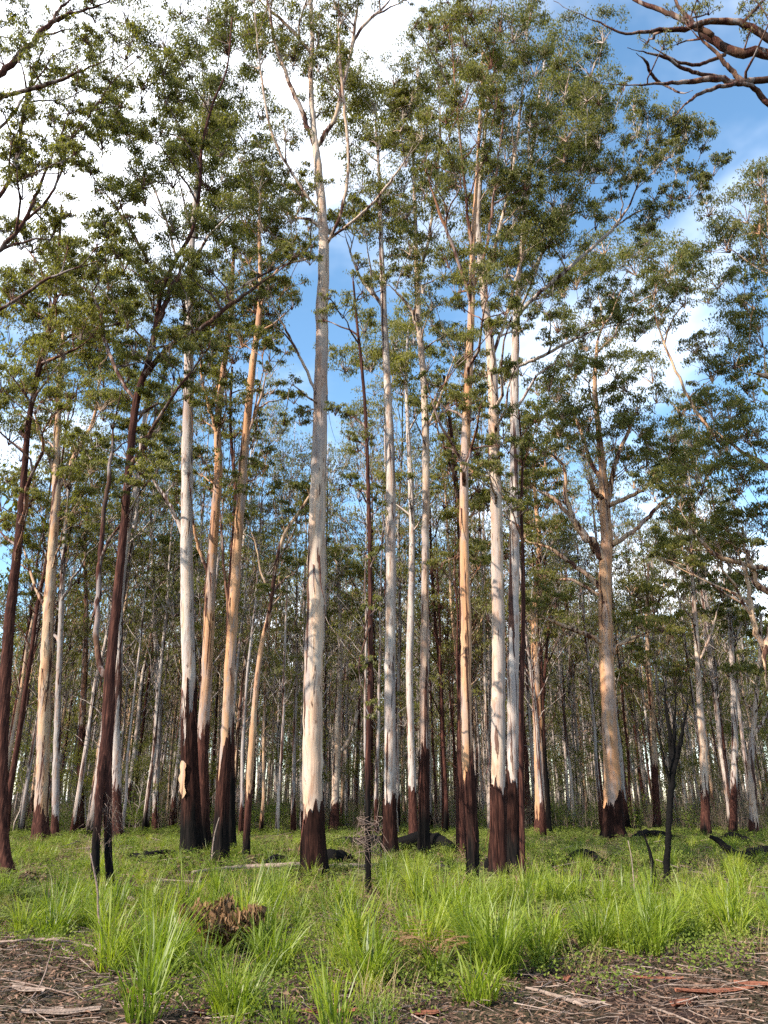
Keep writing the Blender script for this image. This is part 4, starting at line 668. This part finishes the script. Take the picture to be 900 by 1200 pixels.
def litter_mesh(n, y0, y1, rs_, ls, ws):
    m = MB(); x, y = field(n, y0, y1, rs_); z = gz(x, y) + rs_.uniform(.004, .03, n); a = rs_.uniform(0, 6.28, n); ax = np.stack([np.cos(a), np.sin(a), rs_.normal(size=n) * .22], -1); sd = np.stack([-np.sin(a), np.cos(a), rs_.normal(size=n) * .4], -1)
    l = (ls * rs_.uniform(.5, 1.7, n))[:, None]; w_ = (ws * rs_.uniform(.5, 1.4, n))[:, None]; c = np.stack([x, y, z], -1); bend = np.array([0, 0, 1.]) * l * rs_.uniform(-.12, .22, (n, 1))
    V = np.stack([c - ax * l / 2, c + sd * w_ / 2 + bend, c + ax * l / 2, c - sd * w_ / 2 + bend], 1); m.add(V.reshape(-1, 3), np.arange(4 * n).reshape(-1, 4)); return m
lm = litter_mesh(56000, 5.6, 13, rs, .065, .017); l2 = litter_mesh(24000, 12, 45, rs, .22, .055); lm.add(np.vstack(l2.v), np.vstack(l2.q))
tag(lm.build('leaf_litter', M['litter'], smooth=False), 'brown dry leaves and bark flakes strewn over the ground', 'litter', kind='stuff')
hb = [o.location for o in C.objects if o.type == 'EMPTY' and o.name.split('.')[0] in ('eucalyptus_tree', 'stringybark_tree', 'burnt_tree') and o.location.y < 45]
sb = MB()
for p in hb:
    n = 110; q = .25 + np.abs(rs.normal(size=n)) * .65; a = rs.uniform(0, 6.28, n); x, y = p.x + np.cos(a) * q, p.y + np.sin(a) * q; t = rs.uniform(0, 6.28, n); l = rs.uniform(.12, .7, n)[:, None] * .5; w_ = rs.uniform(.012, .04, n)[:, None]
    ax = np.stack([np.cos(t), np.sin(t), rs.normal(size=n) * .25], -1); sd = np.stack([-np.sin(t), np.cos(t), rs.normal(size=n) * .4], -1); c = np.stack([x, y, gz(x, y) + rs.uniform(.02, .22, n) * np.exp(-q)], -1)
    sb.add(np.stack([c - ax * l, c + sd * w_, c + ax * l, c - sd * w_], 1).reshape(-1, 3), np.arange(4 * n).reshape(-1, 4))
tag(sb.build('shed_bark', M['litter'], smooth=False), 'brown shed bark heaped round the feet of the trees', 'bark litter', kind='stuff')
def twig_mesh(n, y0, y1, rs_, lmax):
    m = MB(); x, y = field(n, y0, y1, rs_)
    for a_, b_2 in zip(x, y):
        l = rs_.uniform(.12, lmax) ** 1.2; t = rs_.uniform(0, 6.28); k = 4; u = np.linspace(-.5, .5, k); px_ = a_ + np.cos(t) * l * u + rs_.normal(size=k) * l * .05; py_ = b_2 + np.sin(t) * l * u + rs_.normal(size=k) * l * .05
        r_ = rs_.uniform(.0018, .0055) * (1 + l * .5); tube(m, np.stack([px_, py_, gz(px_, py_) + r_ + rs_.uniform(0, .06) + u * l * rs_.normal() * .10], -1), np.linspace(r_, r_ * .5, k), 4, False)
    return m
tm = twig_mesh(4200, 5.8, 13, rs, .5); tag(tm.build('fallen_twigs', M['stick'], smooth=True), 'pale broken twigs strewn on the litter', 'twigs', kind='stuff')
tm = twig_mesh(1700, 10, 40, rs, 2.4); tag(tm.build('fallen_sticks', M['stick'], smooth=True), 'dry grey sticks lying through the grass of the clearing', 'sticks', kind='stuff')

# ------------------------------------------------------------------ single things on the forest floor
def rod_points(pts):                                  # (px, py on the ground, height above it in m, width in px)
    out = []
    for px, py, h, wp in pts: p = ground(px, py); r_ = wp * depth(p) / F / 2; out.append([p[0], p[1], p[2] + h + r_ * .6, r_])
    return np.array(out)
def rod(name, label, cat, pts, mat, sides=9, lump=.12, parent=None, origin=None, seed=1, plane=False):
    rs_ = np.random.RandomState(seed); A = rod_points(pts); S = catmull(A, max(8, len(A) * 6)); m = MB(); wob = rs_.normal(size=(len(S), 3)) * S[:, 3:4] * lump
    tube(m, S[:, :3] + wob, np.maximum(S[:, 3], .002), sides, True, lump, rs_); o = m.build(name, M[mat], parent, smooth=True, origin=A[0, :3] if origin is None else origin)
    if label: tag(o, label, cat)
    return o
rod('fallen_log', 'long charred black log lying across behind the white-grey and cream trunks', 'log', [(396, 992, .1, 8.6), (430, 996, .12, 13.7), (470, 998, .15, 15.1), (505, 997, .2, 17.3), (530, 1000, .1, 10.8)], 'char', 10, .13, seed=2)
rod('charred_log', 'thick burnt log end lying directly right of the tall pale tree', 'log', [(376, 1017, .1, 14.4), (390, 1018, .15, 18.0), (404, 1016, .12, 13.7), (412, 1013, .05, 7.2)], 'char', 10, .13, seed=3)
rod('charred_log', 'burnt humped log piece with a stub in the grass left of the tall pale tree', 'log', [(308, 1020, .1, 5.8), (322, 1019, .15, 10.8), (336, 1019, .1, 9.4), (350, 1021, .05, 5.8)], 'char', 9, .13, seed=4)
rod('fallen_log', 'blackened log lying in grass just left of the split-footed tree', 'log', [(150, 1012, .1, 7.2), (175, 1012, .12, 10.1), (198, 1010, .12, 10.1), (214, 1010, .1, 7.2)], 'char', 9, .13, seed=5)
rod('fallen_branch', 'long thin pale branch lying across the grass behind the tall pale tree foot', 'branch', [(225, 1031, .12, 4), (280, 1028, .15, 5), (340, 1026, .18, 6), (400, 1025, .15, 6), (428, 1024, .12, 4)], 'stick', 7, .15, seed=6)
rod('fallen_branch', 'short grey branch on the ground right of the double-stemmed tree', 'branch', [(122, 1053, .04, 4), (142, 1055, .05, 6), (160, 1060, .03, 4), (172, 1064, .02, 2)], 'stick', 7, .15, seed=7)
rod('charred_branch', 'black curved burnt branch rising from the grass at the right edge', 'branch', [(918, 1013, .15, 13), (893, 1014, .18, 16), (872, 1014, .12, 11), (858, 1014, .30, 9), (846, 1014, .55, 7), (836, 1014, .68, 4)], 'char', 9, .14, seed=8)
rod('charred_log', 'small charred log among ferns left of the burnt forked sapling', 'log', [(664, 1014, .1, 6.5), (685, 1011, .15, 10.1), (702, 1015, .12, 7.9), (716, 1018, .05, 4.3)], 'char', 8, .13, seed=9)
rod('charred_log', 'black log at the foot of the wood right of the big orange tree', 'log', [(742, 987, .1, 5.8), (760, 986, .2, 9.4), (778, 987, .15, 8.6), (796, 988, .1, 5.8)], 'char', 8, .13, seed=10)
rod('charred_log', 'dark burnt log heap below the white trunk near the right edge', 'log', [(843, 990, .1, 5.8), (862, 990, .2, 9.4), (882, 991, .1, 5.8)], 'char', 8, .13, seed=11)
rod('fallen_branch', 'pale stick pointing down through the litter, lower right', 'branch', [(756, 1180, .01, 2), (790, 1194, .02, 3), (816, 1203, .01, 2)], 'stick', 7, .12, seed=12)
rod('fallen_branch', 'pale thick stick on bare litter below the grass right of centre', 'branch', [(616, 1160, .01, 3), (640, 1168, .02, 4.5), (668, 1177, .02, 4.5), (694, 1184, .01, 3)], 'stick', 8, .1, seed=13)
rod('fallen_branch', 'dark crooked branch lying on the litter at the left edge', 'branch', [(-10, 1112, .06, 2), (20, 1113, .08, 2.6), (40, 1111, .07, 3), (62, 1115, .10, 3.2), (90, 1117, .08, 3), (108, 1122, .09, 2.6), (128, 1131, .03, 1.8)], 'brown_stick', 7, .2, seed=14)
for k, (a, b, lab) in enumerate([((0, 1150), (90, 1175), 'long thin grey twig slanting across the litter, lower left'), ((20, 1190), (60, 1130), 'thin upright dead twig standing in the litter, lower left'), ((130, 1180), (250, 1196), 'thin grey stick along the bottom edge of the grass'), ((840, 1104), (905, 1112), 'thin pale stick at the grass edge, far right')]):
    p0, p1 = ground(*a), ground(*b); m_ = ((a[0] + b[0]) / 2 + 6, (a[1] + b[1]) / 2 + 3)
    rod('fallen_twig', lab, 'twig', [(*a, .02, 1.6), (*m_, .05, 1.7), (*b, .04 if k != 1 else .2, 1.0)], 'brown_stick', 6, .2, seed=20 + k)
# stumps
def stump(name, label, px, py, wp, hp, seed, mat='char'):
    rs_ = np.random.RandomState(seed); b = ground(px, py); s_ = depth(b) / F; m = MB(); h = hp * s_; r_ = wp * s_ / 2
    P = np.stack([np.linspace(0, r_ * .3, 7), np.zeros(7), np.linspace(-.1, h, 7)], -1) + b; tube(m, P, r_ * np.array([1.35, 1.15, 1, .95, .85, .7, .25]), 12, True, .16, rs_)
    tag(m.build(name, M[mat], smooth=False, origin=b), label, 'stump')
stump('burnt_stump', 'squat black burnt stump in bright grass, left foreground', 52, 1074, 22, 15, 1)
stump('burnt_stump', 'pointed black stump at the foot of the broad white trunk', 571, 1034, 11, 26, 2)
stump('burnt_stump', 'small blackened stump between the bent tree and the brown fibrous trunk', 530, 1003, 11, 10, 3)
# burnt forked sapling
def plane_pts(pts, Y0, dy=0): 
    o = []
    for k, (px, py, wp) in enumerate(pts): q = at(px, py, Y0 + dy * k / max(1, len(pts) - 1)); o.append([*q, wp * depth(q) / F / 2])
    return np.array(o)
b = ground(781, 1043); root = empty('burnt_sapling', b); tag(root, 'small black forked sapling with dead twigs, alone in the grass on the right', 'tree')
rs_ = np.random.RandomState(5); A = plane_pts([(781, 1043, 8.5), (782, 1010, 7.5), (784, 960, 7), (787, 920, 7.5), (789, 895, 8)], b[1]); A[0, :3] = b - [0, 0, .1]; S = catmull(A, 24); m = MB(); tube(m, S[:, :3] + rs_.normal(size=(24, 3)) * .008, S[:, 3], 9, True, .1, rs_); m.build('trunk', M['char'], root, origin=b)
tips = []
for pts, dy in (([(788, 905, 7), (786, 880, 6), (784, 855, 4.5), (780, 825, 2.5), (779, 800, 1)], .3), ([(789, 900, 7), (795, 880, 6), (799, 865, 5), (801, 850, 3), (806, 825, 1.2)], -.2), ([(788, 898, 6), (790, 870, 5), (790, 845, 3), (792, 815, 1.2)], .1), ([(787, 920, 3), (780, 900, 3), (776, 880, 2), (770, 850, 1)], -.3)):
    A = plane_pts(pts, b[1], dy); S = catmull(A, 14); m = MB(); P = S[:, :3] + rs_.normal(size=(14, 3)) * .008; P[0] = S[0, :3]; tube(m, P, S[:, 3], 6, True, .1, rs_)
    for k in range(22):
        p = P[rs_.randint(3, 14)]; e = p + np.array([rs_.normal() * .3, rs_.normal() * .25, rs_.uniform(.1, 1.1)]); prisms(m, [p, (p + e) / 2 + rs_.normal(size=3) * .03], [(p + e) / 2, e], .007, .003)
    m.build('branch', M['char'], root, origin=b)
def pole(name, label, pts, mat, dy=0, cat='stem'):
    b = ground(pts[0][0], pts[0][1]); A = plane_pts(pts, b[1], dy); S = catmull(A, 14); m = MB(); tube(m, S[:, :3], S[:, 3], 7, True, .12, np.random.RandomState(len(label))); tag(m.build(name, M[mat], origin=b), label, cat)
pole('burnt_stake', 'thin dark burnt stake leaning left beside the black forked sapling', [(769, 1040, 5), (766, 1020, 5), (762, 1000, 4), (756, 982, 2), (748, 966, 1)], 'char')
pole('dry_stalk', 'thin dead stem upright in grass below the double-stemmed tree', [(118, 1128, 3.5), (118, 1095, 3.2), (115, 1065, 3), (114, 1040, 2.5), (106, 1000, 1.5)], 'brown_stick')
pole('dry_stalk', 'pale bent dry stem leaning on the foot of the slim orange tree', [(248, 1016, 1.8), (249, 995, 1.8), (252, 975, 1.6), (257, 958, 1.2)], 'stick', .2)
pole('dry_stalk', 'pale dry stalk standing in the grass left of the burnt stake', [(746, 1062, 1.6), (743, 1035, 1.5), (740, 1005, 1.2), (736, 985, 1)], 'stick')
# tangle of dead vine round the black pole
bt = ground(432, 1050); m = MB(); rs_ = np.random.RandomState(8); c0 = at(431, 966, bt[1])
for k in range(26):
    t = np.linspace(0, rs_.uniform(3, 8), 16); ra = rs_.uniform(.06, .27); ph = rs_.uniform(0, 6.28, 3)
    P = c0 + np.stack([np.cos(t + ph[0]) * ra, np.sin(t + ph[1]) * ra * .8, np.sin(t * .7 + ph[2]) * ra * .7 + rs_.normal() * .16 - .05], -1); tube(m, P, .0045, 4, False)
for k in range(60):
    p = c0 + rs_.normal(size=3) * np.array([.12, .1, .22]) - [0, 0, .15]; e = p + np.array([rs_.normal() * .12, rs_.normal() * .12, -rs_.uniform(.1, .5)]); prisms(m, [p], [e], .004, .002)
tag(m.build('vine_tangle', M['brown_stick'], origin=c0), 'ball of dead vine wrapped round the thin black pole', 'vine')
# skirt of dead fern on the double-stemmed tree
bt = ground(129, 1046); m = MB(); c0 = at(121, 960, bt[1])
for k in range(150):
    p = c0 + rs_.normal(size=3) * np.array([.13, .12, .28]); e = p + np.array([rs_.normal() * .16, rs_.normal() * .16, -rs_.uniform(.1, .45)]); prisms(m, [p, (p + e) / 2 + rs_.normal(size=3) * .03], [(p + e) / 2, e], .004, .002)
tag(m.build('dead_creeper', M['brown_stick'], origin=c0), 'grey-brown dead creeper hanging on the legs of the double-stemmed tree', 'creeper')
# scar of bare wood on the split-footed tree
root = next(o for o in C.objects if o.type == 'EMPTY' and 'yellow scar' in o.get('label', '')); b = np.array(root.location); m = MB(); nn = 14
for k in range(nn):
    f = k / (nn - 1); py = 892 + 44 * f; wv = 3.6 * min(1, .35 + f * 6) * (1 if f < .7 else 1 - ((f - .7) / .3) ** 2 * .9) * (1 + .22 * math.sin(f * 17) + .15 * math.sin(f * 41))
    c = at(216.5 + .9 * math.sin(f * 9) + .5 * math.sin(f * 23), py, b[1]); s_ = depth(c) / F; r_ = 10.8 * s_ + .05; cx = at(221.5, py, b[1])
    for q in range(6):
        u = (q / 5 - .5) * 2 * wv * s_ + (c[0] - cx[0]); m.add([[cx[0] + u, cx[1] - math.sqrt(max(r_ * r_ - u * u, 1e-4)) - .012, cx[2]]])
m.q = [np.array([[k * 6 + q, k * 6 + q + 1, k * 6 + q + 7, k * 6 + q + 6] for k in range(nn - 1) for q in range(5)])]
o = m.build('bare_wood_scar', M['bark'], next(c for c in root.children if c.name.startswith('trunk')), origin=b); bark_props(o, 'tan', -50, -50, 1, (3, 1, 2)); o['label'] = 'bare yellow wood showing through the burnt bark'
# bark slabs on the litter
def slab(label, px, py, lp, wp, ang, seed, mat='slab', lift=.02):
    rs_ = np.random.RandomState(seed); b = ground(px, py); s_ = depth(b) / F; l, w_ = lp * s_, wp * s_; m = MB(); n = 9; V = []
    for lay in (0, 1):
        for k in range(n):
            f = k / (n - 1) - .5
            for q in range(4):
                g_ = q / 3 - .5; V.append([f * l, g_ * w_ * (1.1 - 1.2 * abs(f)) + .08 * w_ * math.sin(9 * f + seed), .25 * w_ * (4 * g_ * g_) + .10 * l * f * f * rs_.uniform(.6, 1.4) - lay * .012])
    V = np.array(V); V[:, :2] = V[:, :2] @ np.array([[math.cos(ang), math.sin(ang)], [-math.sin(ang), math.cos(ang)]]); n4 = n * 4; Q = []
    for k in range(n - 1):
        for q in range(3): i0 = k * 4 + q; Q += [[i0, i0 + 4, i0 + 5, i0 + 1], [n4 + i0, n4 + i0 + 1, n4 + i0 + 5, n4 + i0 + 4]]
        for q in (0, 3): i0 = k * 4 + q; Q.append([i0, i0 + 4, n4 + i0 + 4, n4 + i0] if q == 0 else [i0, n4 + i0, n4 + i0 + 4, i0 + 4])
    Q += [[q, q + 1, n4 + q + 1, n4 + q] for q in range(3)] + [[(n - 1) * 4 + q, n4 + (n - 1) * 4 + q, n4 + (n - 1) * 4 + q + 1, (n - 1) * 4 + q + 1] for q in range(3)]
    m.add(V + b + [0, 0, lift], Q); tag(m.build('bark_curl', M[mat], smooth=False, origin=b), label, 'bark', kind='thing')
for k, (lab, px, py, lp, wp, an, mt) in enumerate([
    ('long red strip of shed bark lying on litter, lower right', 838, 1166, 95, 11, .12, 'slab'), ('curled pale red bark piece at the right edge of the litter', 885, 1158, 44, 13, -.2, 'slab'), ('broad orange-red bark slab on the litter by the right corner', 800, 1180, 34, 14, .5, 'slab'), ('short upright red bark chip at the grass edge, right of centre', 664, 1150, 22, 9, 1.3, 'slab'),
    ('brown bark sheet at the bottom left corner', 70, 1192, 90, 16, .15, 'stick'), ('small red bark curl in the litter below the left grass', 155, 1166, 26, 12, .7, 'slab'), ('dark red bark flake at the bottom edge left of centre', 240, 1192, 30, 14, -.3, 'slab'), ('brown bark strip along the bottom edge near the centre', 385, 1190, 70, 10, .05, 'slab'),
    ('pale bark strip in the litter at the bottom, right of centre', 690, 1178, 40, 8, -.5, 'stick'), ('red-brown bark flake in the bottom edge right of centre', 500, 1192, 36, 12, .25, 'slab'), ('narrow brown bark ribbon on the litter under the far right grass', 770, 1150, 60, 7, -.15, 'slab'), ('grey bark sheet by the crooked branch at the left edge', 30, 1165, 50, 14, -.4, 'stick')]):
    slab(lab, px, py, lp, wp, an, 50 + k, mt)
# dead fern and the biggest tussocks
b = ground(262, 1120); m = fern(900, 22, 1.0); V = np.vstack(m.v); V[:, 2] *= np.random.RandomState(3).uniform(.75, 1.15, len(V)); m.v = [V * np.array([.62, .6, .8]) + rs_.normal(size=V.shape) * .012 + b]; tag(m.build('dead_fern', M['dead_fern'], smooth=False, origin=b), 'brown dead fern drooping in the grass below the tall pale tree', 'fern')
b = ground(505, 1140); m = fern(901, 7, .7); m.v = [np.vstack(m.v) + b]; tag(m.build('dead_fern', M['dead_fern'], smooth=False, origin=b), 'small rusty dead fern left of the largest tussock', 'fern')
for k, (px, py, h, nb, lab) in enumerate([(582, 1142, .95, 210, 'largest lush tussock, in front of the white pair'), (185, 1140, .85, 190, 'big bright tussock left of the dead brown fern'), (432, 1150, .72, 150, 'bright tussock in front of the thin black pole'), (318, 1140, .7, 140, 'tussock just right of the dead brown fern'),
    (700, 1112, .7, 140, 'dense tussock at the litter edge below the big orange tree'), (770, 1108, .75, 150, 'yellow-green tussock at the litter edge below the burnt forked sapling'), (860, 1098, .8, 150, 'tall dark green tussock near the right edge'), (545, 1112, .8, 150, 'tussock beside the largest one, under the bent tree'),
    (238, 1146, .6, 110, 'tussock in front of the dead brown fern'), (278, 1192, .5, 110, 'low tussock at the bottom edge, left of centre'), (560, 1172, .5, 90, 'small tussock isolated on litter below the largest one'), (60, 1098, .55, 110, 'bright tussock beside the squat black stump'), (640, 1118, .7, 130, 'tussock right of the white pair'), (505, 1105, .7, 130, 'arching tussock left of the bent tree'), (400, 1100, .62, 120, 'tussock between tall pale tree and black pole')]):
    b = ground(px, py); m = tuft(950 + k, nb, h * .5, h * 1.08, .15 + h * .05, None, .0165, 4, lean=1.15); m.v = [np.vstack(m.v) + b]; tag(m.build('grass_tussock', M['grass'], origin=b), lab, 'grass tussock', 'large tussocks of the clearing')
